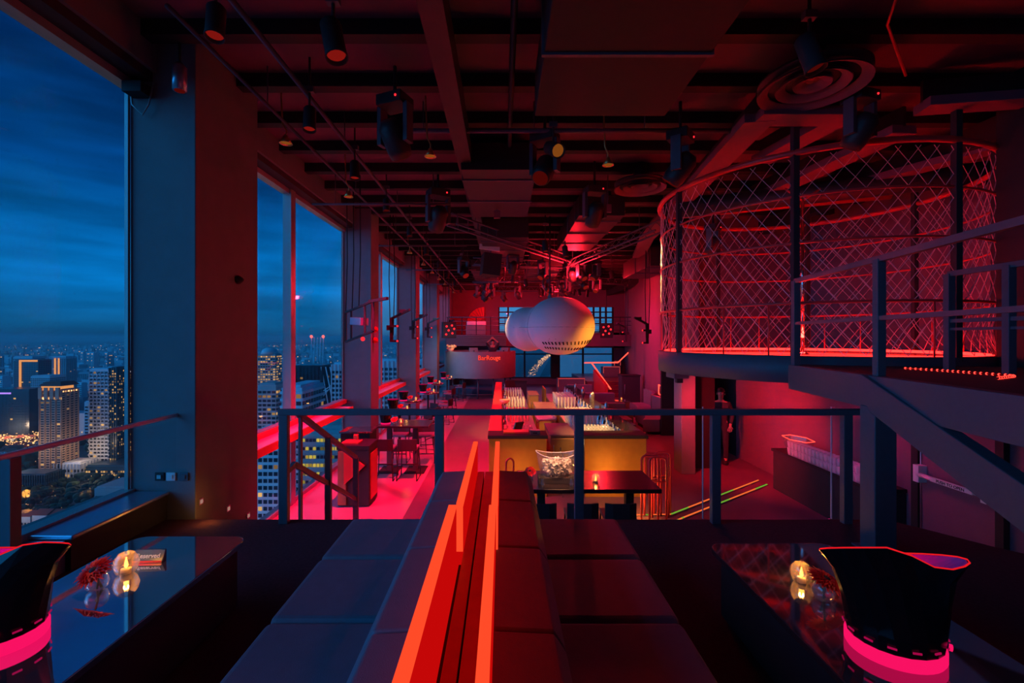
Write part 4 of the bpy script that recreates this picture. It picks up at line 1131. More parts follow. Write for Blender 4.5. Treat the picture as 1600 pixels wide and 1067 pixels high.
for i, (y0, y1, o_) in enumerate([(13.3, 14.9, .0), (15.1, 16.8, .0)]):
    xa = 4.62 + (y0 - 11) * .1675; xb = 4.62 + (y1 - 11) * .1675
    t = thing('banquette', ['curved mauve banquette by the lounge wall, nearer one', 'curved mauve banquette by the lounge wall, farther one'][i], 'sofa', (xa, y0, LF))
    m = MB(); q = 10; P = []
    for k in range(q + 1):
        f = k / q; bulge = math.sin(PI * f) * .18
        P.append((xa + (xb - xa) * f - .85 + bulge * .9, y0 + (y1 - y0) * f))
    back = [(x + .46, y) for x, y in P] + [(x + .58, y) for x, y in reversed(P)]
    m.prism(back, LF + .1, -.12); m.build('backrest', 'leather', t, .02)
    m = MB(); m.prism([(x - .05, y) for x, y in P] + [(x + .45, y) for x, y in reversed(P)], LF + .08, LF + .45); m.build('seat', 'leather', t, .02)
    B(xa - .6, xa - .3, y0 + .1, y1 - .1, LF, LF + .08).build('plinth', 'black', t)
fr = thing('neon_rectangle', 'small rectangular red light frame on the lounge wall', 'wall light', (5.18, 14.7, 0))
MB().tube([(5.06, 14.25, -.10), (5.06, 14.25, .20), (5.17, 15.05, .20), (5.17, 15.05, -.10)], .018, 6, True).build('tube', 'neon', fr)
B(5.10, 5.2, 14.5, 14.8, -.02, .1).build('wall_box', 'black', fr)
lamp('POINT', (5.0, 14.7, .1), 6, RED, .05)
for i, (x, y) in enumerate([(3.05, 11.0), (3.35, 12.6), (4.0, 15.0), (4.5, 17.2), (3.9, 19.0)]):
    lab = 'dark cube table in the lounge, %s from the front' % ['first', 'second', 'third', 'fourth', 'fifth'][i]
    if i == 0:
        k0 = thing('cube_table', lab, 'table', (x, y, LF)); B(-.25, .25, -.25, .25, .02, .44).build('body', 'wood', k0, local=True); B(-.27, .27, -.27, .27, .44, .47).build('table_top', 'gloss', k0, local=True)
    else: dup(k0, (x, y, LF), 0, lab)
    if i in (1, 3): dup(c0, (x, y, LF + .47), 0, 'lit candle on the %s lounge cube table' % ['', 'second', '', 'fourth'][i])
    if i in (1, 3): lamp('POINT', (x, y - .1, LF + .7), 1.5, (1, .3, .06), .02)
for i, (x0, x1, y0, y1, h) in enumerate([(2.9, 3.9, 13.6, 14.4, .62), (3.1, 4.2, 16.2, 17.0, .62), (2.9, 4.0, 19.2, 20.2, .6)]):
    t = thing('lounge_sofa', 'low dark sofa behind the right bar, %s' % ['nearest of three', 'middle of three', 'farthest of three'][i], 'sofa', (x0, y0, LF))
    B(x0, x1, y0, y1, LF + .06, LF + .4).build('seat', 'leather', t, .03)
    B(x0, x1, y1 - .02, y1 + .18, LF + .06, LF + h + .15).build('backrest', 'leather', t, .03)
    B(x0 - .14, x0, y0, y1 + .1, LF + .06, LF + h - .05).build('armrest', 'leather', t, .02)
    B(x0 + .05, x1 - .05, y0 + .05, y1, LF, LF + .06).build('plinth', 'black', t)
t = thing('service_station', 'tall dark service cabinet by the lounge steps', 'cabinet', (5.3, 19.3, LF)); B(5.0, 5.75, 19.0, 19.6, LF + .05, .15).build('body', 'pitch', t); B(4.98, 5.77, 18.98, 19.62, .15, .19).build('table_top', 'black', t)
MB().tube([(5.1, 18.96, -.6), (5.1, 18.96, -.2)], .012, 6).build('handle', 'metal', t)
t = thing('bar_fridge', 'dark low cabinet at the far end of the aisle beside the booth', 'cabinet', (.4, 20.5, LF)); B(.2, 1.1, 20.6, 21.2, LF + .04, -.25).build('body', 'pitch', t); B(.18, 1.12, 20.58, 21.22, -.25, -.2).build('table_top', 'black', t)

# ================================================================== CEILING EQUIPMENT
def spot_can(loc, aim, label, lens='lens', s=1.0, group=None):
    t = thing('ceiling_spotlight', label, 'spotlight', loc, 0, group)
    d = (Vector(aim) - Vector(loc)).normalized(); q = d.to_track_quat('Z', 'Y').to_matrix()
    def body(prof, name, m, n=16):
        mb = MB(); mb.lathe([(r * s, z * s) for r, z in prof], n=n); mb.v = [tuple(q @ Vector(p)) for p in mb.v]
        return mb.build(name, m, t, local=True)
    body([(.05, -.12), (.065, -.10), (.065, .10), (.07, .14), (.062, .14), (.058, .11)], 'housing', 'pitch')
    body([(.001, .108), (.058, .108), (.058, .112), (.001, .115)], 'lens', lens)
    MB().tube([(0, 0, .0), (0, 0, 4.745 - loc[2])], .012 * s, 6).build('stem', 'pitch', t, local=True)
    MB().obox((0, 0, 4.40 - loc[2]), (.10, .06, .06)).build('clamp', 'steel', t, local=True)
    return t
SP = [(-2.11, 3.35, 'nearest red spotlight on the left ceiling track', 'lens', 1.0), (-1.32, 3.55, 'large angled spotlight above the platform, left', 'lens', 1.25),
      (-2.05, 4.84, 'second red spotlight on the left ceiling track', 'lens', 1.0), (-2.05, 6.32, 'third red spotlight on the left ceiling track', 'lens', 1.0),
      (2.51, 3.72, 'large spotlight above the platform, right of centre', 'lensdim', 1.2), (.63, 5.63, 'amber lensed round lamp on the cross pipe', 'lensamb', 1.3)]
for x, y, lab, l_, s in SP:
    spot_can((x, y, 4.1), (x + (.5 if s > 1.1 else .1), y - (1.6 if s == 1.3 else .35), 2.0 if s < 1.3 else 3.2), lab, l_, s)
for i, y in enumerate([8.0, 10.0, 12.2, 14.6, 17.0, 19.6, 22.4]):
    spot_can((-2.04, y, 4.1), (-1.9, y - .5, 2), 'dark track spotlight over the window aisle in the far run', 'lensdim', .9, 'far track spotlights')
def bell(loc, label, lens='lensamb', group=None):
    t = thing('bell_lamp', label, 'lamp', loc, 0, group)
    MB().lathe([(.02, .10), (.035, .07), (.075, .0), (.068, .0), (.03, .06)], n=16).build('shade', 'brass', t, local=True)
    MB().lathe([(.001, .012), (.062, .012), (.062, .016)], n=14).build('lens', lens, t, local=True)
    MB().tube([(0, 0, .09), (.0, .02, .16), (-.04, .0, .24), (-.06, 0, 4.745 - loc[2])], .010, 6).build('arm', 'brass', t, local=True)
    return t
b_ = None
for i, (x, y, z) in enumerate([(-2.55, 5.36, 4.05), (-2.5, 7.4, 4.05), (-2.52, 12.36, 4.05)]):
    bell((x, y, z), '%s brass bell lamp along the window beam' % ['nearest', 'second', 'third'][i])
bell((-.89, 5.62, 4.0), 'brass bell lamp on the cross pipe, left of centre')
bell((1.34, 5.77, 3.95), 'brass bell lamp on the cross pipe, right of centre')
f0 = bell((-2.5, 14.4, 4.05), 'small brass bell lamp in the far run along the window beam', group='far bell lamps')
for y in (16.2, 18, 19.8, 21.6, 23.4): dup(f0, (-2.5, y, 4.05))
def pipe(name, label, pts, r, m='duct', cat='pipe', hangers=()):
    t = thing(name, label, cat, pts[0])
    MB().tube(pts, r, 10).build('tube', m, t)
    for h in hangers:
        MB().tube([h, (h[0], h[1], 4.75)], .008, 5).build('hanger', 'steel', t)
pipe('lighting_track', 'long lighting track over the window aisle', [(-2.08, 1.5, 4.36), (-2.08, 26, 4.36)], .025, 'steel', 'track', [(-2.08, y, 4.36) for y in range(3, 26, 3)])
pipe('lighting_track', 'long lighting track beside the window beam', [(-2.58, 3.5, 4.32), (-2.58, 26, 4.32)], .02, 'steel', 'track', [(-2.58, y, 4.32) for y in range(5, 26, 3)])
pipe('ceiling_pipe', 'dark cross pipe with lamps above the platform edge', [(-1.4, 5.75, 4.38), (3.0, 5.75, 4.38)], .03, 'steel', 'pipe', [(x, 5.75, 4.38) for x in (-1, .4, 1.8)])
for i, (y, x1) in enumerate([(7.9, -.9), (11.5, -.9), (15.6, -.9), (19.8, -.9)]):
    pipe('ceiling_pipe', 'thin cross pipe by the window beam, %s from the front' % ['first', 'second', 'third', 'fourth'][i], [(-3.3, y, 4.08), (x1, y, 4.08)], .018, 'steel', 'pipe', [(-2.9, y, 4.08), (-1.2, y, 4.08)])
pipe('sprinkler_pipe', 'thin dark pipe running the length of the centre ceiling', [(.1, 1.5, 4.55), (.1, 26, 4.55)], .03, 'duct', 'pipe')
pipe('sprinkler_pipe', 'thin pipe bent across the dark ceiling at upper right', [(2.95, 3.3, 4.5), (3.3, 3.9, 4.45), (3.9, 4.4, 4.3)], .012, 'redpaint', 'pipe')
pipe('round_duct', 'fat round duct behind the cage', [(3.4, 8.6, 4.2), (6.2, 7.2, 4.2), (7.4, 6.6, 4.2)], .17, 'duct', 'duct')
pipe('round_duct', 'thin lagged pipe above the cage', [(3.6, 9.6, 4.35), (7.0, 8.2, 4.35)], .09, 'redpaint', 'pipe')
def slab_beam(label, pts, w, z, h=.10, m='wall'):
    t = thing('ceiling_beam', label, 'beam', (pts[0][0], pts[0][1], z))
    mb = MB()
    for a, b in zip(pts[:-1], pts[1:]): mb.bar((a[0], a[1], z), (b[0], b[1], z), w, h)
    mb.build('flange', m, t)
    mb = MB()
    for a, b in zip(pts[:-1], pts[1:]): mb.bar((a[0], a[1], z + .16), (b[0], b[1], z + .16), .04, .25)
    mb.build('web', 'duct', t)
slab_beam('wide steel beam running back beside the cage', [(3.0, 5.3), (3.72, 11.7), (4.3, 14.4)], .34, 4.33)
slab_beam('steel beam turned across above the cage front', [(2.95, 5.28), (4.0, 5.28)], .30, 4.335)
slab_beam('steel beam slanting above the cage front', [(3.95, 5.3), (3.75, 6.6)], .30, 4.34)
slab_beam('long steel beam crossing over the cage', [(4.95, 5.6), (4.62, 9.6)], .32, 4.33)
slab_beam('steel beam at the right of the cage ceiling', [(5.4, 8.6), (6.6, 6.0)], .28, 4.30)
slab_beam('short steel beam at the far upper right of the cage', [(4.7, 5.1), (6.0, 4.9)], .26, 4.36)
# ducts
for i, (x0, x1, y0, y1, z0, z1) in enumerate([(.35, 1.75, 1.2, 4.9, 4.15, 4.6), (-.6, .5, 6.6, 9.2, 4.2, 4.6), (1.5, 2.4, 8.9, 12.5, 4.15, 4.55), (-.5, .6, 10.4, 13.8, 4.05, 4.5), (.9, 2.0, 14.6, 19.0, 4.05, 4.5), (-1.1, -.2, 16, 21, 4.1, 4.5), (2.6, 3.6, 16.5, 22.0, 4.05, 4.5), (4.3, 5.2, 13.2, 16.2, 3.85, 4.4)]):
    t = thing('ceiling_duct', 'dark rectangular ceiling duct, ' + ['over the platform', 'left of centre past the railing', 'right of centre past the railing', 'over the left bar', 'over the far bar ends', 'above the booth approach', 'over the lounge', 'beside the lounge wall'][i], 'duct', (x0, y0, z0))
    B(x0, x1, y0, y1, z0, z1).build('casing', 'black' if i == 0 else 'duct', t, .01)
    for k in range(max(2, int((y1 - y0) / 1.1))):
        y = y0 + .4 + 1.1 * k
        if y < y1 - .05: B(x0 - .02, x1 + .02, y, y + .04, z0 - .02, z1 + .0).build('flange', 'steel', t)
# trusses of the far ceiling
for i, (x0, y0, x1, y1) in enumerate([(-1.0, 9.0, 1.9, 13.5), (3.3, 9.5, 2.0, 15.0), (-.9, 14.0, 2.6, 15.0), (2.2, 18.0, 5.6, 19.5), (-1.2, 18.5, 2.4, 18.0), (-1.0, 22.0, 4.5, 22.0)]):
    t = thing('lighting_truss', 'dark lighting truss in the %s bay of the ceiling' % ['first left', 'first right', 'second', 'lounge', 'booth', 'last'][i], 'truss', (x0, y0, 3.95))
    a = Vector((x0, y0, 4.0)); b = Vector((x1, y1, 4.0)); nrm = Vector((b.y - a.y, a.x - b.x, 0)).normalized() * .12
    for o_ in (nrm, -nrm):
        MB().tube([a + o_, b + o_], .022, 6).build('chord', 'steel', t)
    MB().tube([a + Vector((0, 0, .22)), b + Vector((0, 0, .22))], .022, 6).build('chord', 'steel', t)
    m = MB(); L_ = (b - a).length; k = int(L_ / .35)
    for j in range(k):
        p = a + (b - a) * j / k; q = a + (b - a) * (j + 1) / k
        m.tube([p + nrm, (p + q) / 2 + Vector((0, 0, .22)), q - nrm], .01, 4)
    m.build('lacing', 'steel', t)
    for f in (.15, .85): MB().tube([a + (b - a) * f + Vector((0, 0, .22)), a + (b - a) * f + Vector((0, 0, .78))], .01, 5).build('hanger', 'steel', t)
def diffuser(x, y, z, d, label):
    t = thing('round_diffuser', label, 'air vent', (x, y, z))
    for r0, r1, dz in [(.5, .40, 0), (.33, .24, .02), (.17, .06, .04)]:
        MB().lathe([(r0 * d, dz + .0), (r1 * d, dz + .05), (r1 * d, dz + .06), (r0 * d + .005, dz + .02)], n=40, caps=False).build('ring', 'wall', t, local=True)
    MB().lathe([(.5 * d, .09), (.5 * d, .12), (.001, .12)], n=40).build('collar', 'duct', t, local=True)
    MB().tube([(0, 0, .1), (0, 0, 4.75 - z)], .12, 12).build('neck', 'duct', t, local=True)
diffuser(3.19, 4.68, 4.32, 1.0, 'largest round ceiling diffuser at upper right')
diffuser(2.37, 7.84, 4.32, .86, 'round ceiling diffuser left of the cage')
diffuser(2.1, 9.31, 4.3, .8, 'farther round ceiling diffuser left of the cage')
def moving_head(loc, rz, label, lens='lensdim', s=1.0, pitch=.7, group=None):
    t = thing('moving_head_light', label, 'stage light', loc, rz, group)
    B(-.16 * s, .16 * s, -.13 * s, .13 * s, .34 * s, .46 * s).build('base', 'pitch', t, .01, local=True)
    for sx in (-1, 1): B(sx * .17 * s - .025, sx * .17 * s + .025, -.06 * s, .06 * s, -.06 * s, .36 * s).build('yoke_arm', 'steel', t, local=True)
    q = Matrix.Rotation(pitch, 3, 'X')
    mb = MB(); mb.lathe([(.08 * s, -.2 * s), (.135 * s, -.12 * s), (.135 * s, .12 * s), (.12 * s, .2 * s)], n=16); mb.v = [tuple(q @ Vector((p[0], p[1], -p[2]))) for p in mb.v]; mb.build('head', 'duct', t, local=True)
    mb = MB(); mb.lathe([(.001, .195 * s), (.10 * s, .2 * s), (.10 * s, .21 * s), (.001, .215 * s)], n=16); mb.v = [tuple(q @ Vector((p[0], p[1], -p[2]))) for p in mb.v]; mb.build('lens', lens, t, local=True)
    MB().ball((.1 * s, -.132 * s, .40 * s), .014 * s, 6, 4).build('status_light', 'reddot', t, local=True)
    MB().tube([(0, 0, .46 * s), (0, 0, 4.745 - loc[2])], .02, 6).build('pole', 'pitch', t, local=True)
    return t
moving_head((-1.13, 8.0, 3.85), .5, 'moving head light left of centre with a tiny red status light', s=1.1)
moving_head((-1.18, 5.0, 3.95), -.4, 'moving head light nearest on the left ceiling')
moving_head((1.56, 7.7, 3.85), .2, 'moving head light in front of the far diffusers')
moving_head((2.25, 5.75, 3.9), .9, 'moving head light near the corner of the wide beam')
moving_head((.55, 5.9, 3.95), 2.6, 'moving head light beside the amber lamp')
moving_head((3.87, 4.92, 4.0), .3, 'moving head light under the beam above the cage front', s=.9)
moving_head((3.84, 8.3, 3.45), .7, 'round headed light glowing red inside the cage', 'lens', .8)
mh = moving_head((.3, 12.6, 3.7), .3, 'moving head light among those hung over the far room', 'lens', .9, group='far moving heads')
for i in range(22):
    dup(mh, (R.uniform(-1.2, 3.8), R.uniform(13.2, 23), 3.7), R.uniform(0, 6))
rp = spot_can((1.0, 10.6, 3.9), (1.1, 10.2, 2), 'red lensed lamp among those hung over the far room', 'lens', 1.1, 'far hanging lamps')
for i in range(26):
    dup(rp, (R.uniform(-1.3, 4.2), R.uniform(11, 24), 3.9), R.uniform(0, 6))
t = thing('projector', 'black hanging projector with a white label strip', 'projector', (-.30, 11.7, 3.7))
MB().obox((-.3, 11.7, 3.62), (.46, .5, .55), (.0, .1, .2)).build('case', 'black', t, .01)
MB().obox((-.32, 11.43, 4.02), (.52, .02, .14), (-.25, .1, .2)).build('label_strip', 'white', t)
MB().tube([(-.3, 11.7, 3.9), (-.3, 11.7, 4.06)], .03, 8).build('pole', 'steel', t)
for i, (x, y) in enumerate([(1.9, 8.2), (-.1, 8.6)]):
    t = thing('junction_box', 'small pale junction box under the ceiling, ' + ['right of centre', 'left of centre'][i], 'box', (x, y, 4.1)); B(x - .06, x + .06, y - .03, y + .03, 4.02, 4.16).build('box', 'wall', t); MB().tube([(x, y, 4.16), (x, y, 4.745)], .008, 5).build('rod', 'steel', t)
# hanging arms along the window piers
t = thing('device_hanger', 'black rectangular frame with a pale device hung at the second pier', 'frame', (-2.7, 8.4, 2))
c4 = [Vector(p) for p in [(-3.03, 8.8, 2.25), (-2.24, 7.9, 2.40), (-2.24, 7.9, 1.88), (-3.03, 8.8, 1.68)]]
for i in range(4): MB().bar(c4[i], c4[(i + 1) % 4], .035, .035).build('frame_bar', 'black', t)
MB().bar(c4[1] - Vector((.1, -.1, 0)), (-1.92, 7.6, 2.42), .05, .05).build('arm', 'black', t)
for f in (.22, .72):
    MB().bar(c4[0].lerp(c4[1], f), c4[3].lerp(c4[2], f), .03, .03).build('upright', 'black', t)
MB().obox((-2.62, 8.32, 2.06), (.42, .16, .14), (0, .05, -.8)).build('device', 'sill', t, .01, label='pale grey device')
MB().ball((-2.5, 8.15, 1.74), .04, 10, 6).build('red_lens', 'reddot', t)
for q in (c4[0], c4[0].lerp(c4[1], .25), c4[0].lerp(c4[1], .5)):
    MB().tube([q, q + Vector((.03, 0, 1.0)), (q.x + .02, q.y, 4.745)], .011, 5).build('cable', 'black', t)
def arm(x, y, z, label, mir=1, dx=.5, dz=.2):
    t = thing('hanging_fixture', label, 'bracket', (x, y, z))
    MB().bar((0, 0, 0), (dx * mir, -.3, dz), .05, .05).build('arm', 'black', t, local=True)
    MB().bar((0, 0, .02), (0, 0, -.55), .07, .07).build('drop', 'black', t, local=True)
    MB().obox((-.05 * mir, 0, -.22), (.12, .1, .12)).build('clamp', 'black', t, local=True)
    MB().obox((.3 * mir, -.18, dz * .6 + .05), (.14, .08, .08)).build('clamp', 'black', t, local=True)
    for zz in (-.18, -.54):
        MB().obox((.08 * mir, -.04, zz), (.2, .07, .05)).build('lamp_body', 'black', t, local=True)
        m = MB(); m.ball((.16 * mir, -.08, zz), .025, 8, 5); m.build('red_lens', 'reddot', t, local=True)
    for a in (-.03, .04):
        MB().tube([(a, 0, -.4), (a * 2, 0, 1.0), (a, 0, 4.745 - z)], .012, 5).build('cable', 'black', t, local=True)
for i, (x, y, z) in enumerate([(-2.68, 11.0, 2.22), (-2.85, 14.5, 2.28), (-2.95, 18.0, 2.32), (-2.75, 21.5, 2.38)]):
    arm(x, y, z, 'hanging bracket arm with two red lenses at the windows, %s from the front' % ['first', 'second', 'third', 'fourth'][i])
arm(4.2, 13.2, 2.15, 'hanging bracket arm by the lounge wall, nearer one', -1, .45, .18)
arm(4.95, 18.2, 2.15, 'hanging bracket arm by the lounge wall, farther one', -1, .45, .18)
def dot_speaker(x, y, z, rz, label):
    t = thing('hanging_speaker', label, 'speaker', (x, y, z), rz)
    B(-.3, .3, -.2, .2, -.36, .36).build('cabinet', 'black', t, .01, local=True)
    for a, b in [(-.14, .16), (.1, .2), (.2, .05), (-.05, -.02), (.12, -.15), (-.16, -.2)]:
        m = MB(); m.ball((a, -.205, b), .05, 8, 6, (1, .4, 1)); m.build('dot_light', 'reddot', t, local=True)
    MB().tube([(0, 0, .36), (0, 0, 4.745 - z)], .02, 6).build('pole', 'black', t, local=True)
dot_speaker(-2.42, 20.6, 2.1, .3, 'hanging black box with red dots left of the booth')
dot_speaker(5.1, 22.3, 2.1, -.2, 'hanging black box with red dots right of the pod')
t = thing('cable_loop', 'thin cable loop hanging at the top of the near pier', 'cable', (-3.5, 4.4, 4.2))
MB().tube([(-3.62, 4.42, 4.22), (-3.58, 4.40, 4.02), (-3.48, 4.40, 3.92), (-3.42, 4.40, 4.02), (-3.38, 4.41, 4.24)], .008, 6).build('loop', 'alu', t)
B(-3.6, -3.42, 4.3, 4.44, 4.10, 4.20).build('terminal', 'black', t)
t = thing('wall_lamp', 'dark cylinder lamp high on the near pier', 'lamp', (-3.05, 4.3, 4.1)); MB().lathe([(.06, 0), (.06, .22), (.03, .26)], n=16).build('cylinder', 'sill', t, local=True); MB().lathe([(.045, -.004), (.045, .002)], n=14).build('lens', 'lensdim', t, local=True); MB().tube([(0, 0, .26), (0, 0, .45)], .012, 6).build('stem', 'pitch', t, local=True)
for i, z in enumerate((1.95, 1.70)):
    t = thing('red_beacon', ['upper red wall lamp on the second pier', 'lower red wall lamp on the second pier'][i], 'light', (-3.0, 10.55, z)); m = MB(); m.ball((.05, 0, 0), .07, 12, 8); m.build('dome', 'acrylic_red', t, local=True); B(0, .03, -.05, .05, -.05, .05).build('base', 'pitch', t, local=True)

# ================================================================== THE CITY BELOW
GZ = -200.0
M['ground'] = mat('city_ground', (.07, .085, .08), .95, var=.6, scale=.02)
M['tree'] = island_mat('tree_crowns', [(.02, .05, .03), (.03, .07, .04), (.015, .04, .03), (.04, .08, .04)], .95)
M['far_city'] = island_mat('far_city_blocks', [(.75, .78, .8), (.5, .55, .6), (.85, .86, .88), (.3, .35, .4), (.6, .56, .52), (.16, .2, .22)])
M['tealblock'] = mat('teal_glass_block', (.04, .09, .12), .3, var=.2, scale=.05)
M['bwhite'] = mat('pale_tower_wall', (.78, .80, .82), .7, var=.08, scale=.05)
M['bgrey'] = mat('grey_tower_wall', (.46, .47, .46), .7, var=.15, scale=.05)
M['bbrown'] = mat('brown_tower_wall', (.55, .36, .26), .7, var=.15, scale=.05)
M['bdark'] = mat('dark_tower_glass', (.025, .035, .05), .25, var=.2, scale=.05)
M['roofred'] = mat('red_tile_roof', (.35, .07, .05), .8, var=.25, scale=.3)
M['winlit'] = emit('lit_windows', (1, .52, .16), .55, False, True)
M['winyel'] = emit('lit_windows_yellow', (.85, .62, .08), .55, False, True)
M['winwarm'] = emit('crown_light', (1, .38, .10), .9, False)
M['citylamp'] = emit('street_lamps', (1, .50, .18), 1.8, False, True)
M['citycool'] = emit('cool_city_lamps', (.75, .85, 1), .9, False, True)
M['citypurple'] = emit('purple_roof_sign', (.5, .25, 1), 1.2, False)
M['citygreen'] = emit('green_city_sign', (.03, .8, .25), .8, False)
M['cityred'] = emit('red_beacons', (1, .12, .10), 2.2, False)
M['road'] = mat('road_surface', (.40, .30, .27), .9, var=.2, scale=.05)
M['lawn'] = mat('lawn', (.05, .10, .05), .95, var=.3, scale=.05)
struct('ground', MB().add([(-60000, 60, GZ), (60000, 60, GZ), (60000, 60000, GZ), (-60000, 60000, GZ)], [(0, 1, 2, 3)]), 'ground', 'dark city ground far below')

def tower(label, x0, x1, y0, y1, top, wall='bwhite', style='grid', fh=3.8, cw=3.6, lit=.25, litm='winlit', base=GZ, darkm='bdark', cat='building', name='tower', ww=.7, wh=.55, seed=1):
    rr = random.Random(seed)
    t = thing(name, label, cat, ((x0 + x1) / 2, (y0 + y1) / 2, base))
    B(x0, x1, y0, y1, base, top).build('wall', wall, t)
    B(x0 + 1.5, x1 - 1.5, y0 + 1.5, y1 - 1.5, top, top + 1.6).build('roof_block', wall, t)
    D, Lm, F_ = MB(), MB(), MB()
    nf = max(1, int((top - base - 3) / fh)); nf0 = max(0, nf - 46)
    faces = [('f', x0, x1)] + ([('r', y0, y1)] if x1 < 0 else [('l', y0, y1)])
    for kind, a, b in faces:
        nc = max(1, int((b - a) / cw)); st_ = (b - a) / nc
        for f in range(nf0, nf):
            z = base + 2 + f * fh
            if style == 'bands':
                if kind == 'f': F_.box(a - .6, b + .6, y0 - 1.0, y0, z + fh * .62, z + fh)
                elif kind == 'r': F_.box(x1, x1 + 1.0, a - .6, b + .6, z + fh * .62, z + fh)
                else: F_.box(x0 - 1.0, x0, a - .6, b + .6, z + fh * .62, z + fh)
            for c in range(nc):
                u0 = a + st_ * (c + .5 - ww / 2); u1 = a + st_ * (c + .5 + ww / 2)
                tgt = Lm if rr.random() < lit else D
                if kind == 'f': tgt.box(u0, u1, y0 - .25, y0, z, z + fh * wh)
                elif kind == 'r': tgt.box(x1, x1 + .25, u0, u1, z, z + fh * wh)
                else: tgt.box(x0 - .25, x0, u0, u1, z, z + fh * wh)
        if style == 'fins':
            for c in range(nc + 1):
                u = a + st_ * c
                if kind == 'f': F_.box(u - .3, u + .3, y0 - 1.2, y0, base, top)
                elif kind == 'r': F_.box(x1, x1 + 1.2, u - .3, u + .3, base, top)
                else: F_.box(x0 - 1.2, x0, u - .3, u + .3, base, top)
        if style == 'lattice' and kind == 'f':
            h = cw
            for c in range(nc + 1):
                u = a + st_ * c
                for f in range(nf0, nf):
                    z = base + f * fh; s_ = 1 if (f + c) % 2 else -1
                    F_.bar((u - st_ / 2 * s_ * .5, y0 - .5, z), (u + st_ / 2 * s_ * .5, y0 - .5, z + fh), .9, .4)
                    F_.bar((u - st_ / 2, y0 - .5, z), (u + st_ / 2, y0 - .5, z), .7, .5)
    for mb, nm, m in ((D, 'window', darkm), (Lm, 'lit_window', litm), (F_, 'facade_relief', wall)):
        if mb.v: mb.build(nm, m, t, kind='stuff')
    return t
# seen through the near window
h = tower('brown hotel tower with a glowing orange crown', -661, -630, 650, 676, -74, 'bbrown', 'fins', 3.4, 6.4, .03, ww=.55)
B(-658, -633, 649, 672, -74, -68).build('crown', 'winwarm', h, label='orange lit crown')
for k in range(4): B(-661 + 8.2 * k, -656 + 8.2 * k, 647.5, 650, -86, -70).build('crown_pier', 'bbrown', h)
MB().add([(-662, 648, -68), (-629, 648, -68), (-629, 678, -68), (-662, 678, -68), (-656, 653, -62), (-634, 653, -62), (-634, 673, -62), (-656, 673, -62)], [(0, 3, 2, 1), (4, 5, 6, 7), (0, 1, 5, 4), (1, 2, 6, 5), (2, 3, 7, 6), (3, 0, 4, 7)]).build('roof', 'roofred', h)
m = MB()
for k in range(6): m.box(-629.9, -629.3, 652 + 4 * k, 653.5 + 4 * k, -77, -75)
for k in range(4): m.box(-656 + 8.2 * k, -653.6 + 8.2 * k, 649, 649.8, -87, -84)
m.build('crown_lamps', 'citylamp', h, kind='stuff')
a = tower('tall hotel tower with a white lattice side and rooftop sign', -617, -589, 680, 700, -46, 'bwhite', 'lattice', 5.2, 5.6, .12, seed=3)
a2 = tower('tall glass wing with many warm lit windows beside the lattice tower', -588.5, -578, 682, 800, -44, 'tealblock', 'fins', 4.0, 3.2, .30, seed=4)
vs, fs = text_mesh('ANDAZ', 7, .3, True)
m = MB(); m.add([(-577 + v.z, 712 + v.x * 1.25 + 4, -50 + v.y) for v in vs], fs); m.build('rooftop_sign', 'citycool', a2, label='white lit rooftop sign')
tower('low podium with warm lit bands below the lattice tower', -600, -500, 655, 700, -184, 'tealblock', 'bands', 5, 3.5, .75, seed=5, wh=.5)
tower('low hall with upright fins and a warm glow behind them', -640, -603, 650, 680, -179, 'bwhite', 'fins', 7, 4.5, .45, seed=6)
L1 = tower('dark teal tower edged by a thin orange light line', -1074, -1020, 1000, 1030, -49, 'tealblock', 'grid', 4, 5, .02, seed=7)
B(-1060.5, -1056.5, 998, 999.6, -190, -48).build('light_line', 'winwarm', L1); B(-1060.5, -1021, 998, 999.6, -52, -48).build('light_line', 'winwarm', L1)
tower('white slab tower at the far left behind the light line', -1140, -1095, 1060, 1090, -44, 'bwhite', 'grid', 3.6, 4, .02, seed=8)
w = tower('pale twin tower with a warm strip up its middle', -1196, -1151, 1200, 1230, -50, 'bwhite', 'fins', 3.6, 5, .02, seed=9)
B(-1180, -1176, 1197.5, 1199.9, -190, -54).build('light_strip', 'winwarm', w); B(-1170, -1167, 1197.5, 1199.9, -190, -54).build('light_strip', 'winwarm', w)
sl = tower('dark slab building with a small purple roof sign', -990, -915, 880, 920, -100, 'bdark', 'bands', 5, 6, .03, seed=10)
B(-975, -950, 879, 879.8, -108, -105).build('roof_sign', 'citypurple', sl)
tower('pale block between the slab and the brown tower', -990, -950, 955, 990, -80, 'bwhite', 'grid', 3.6, 4, .01, seed=11)
tower('pale block with dark slots right of the brown tower', -790, -740, 860, 900, -120, 'bwhite', 'grid', 6, 8, .02, seed=12)
tower('low dark blue hall at the lower left of the view', -650, -603, 600, 626, -180, 'tealblock', 'fins', 8, 3, .0, seed=13)
tower('grey plain box building at the lower right of the near view', -502, -456, 560, 600, -184, 'bgrey', 'grid', 8, 9, .0, seed=14)
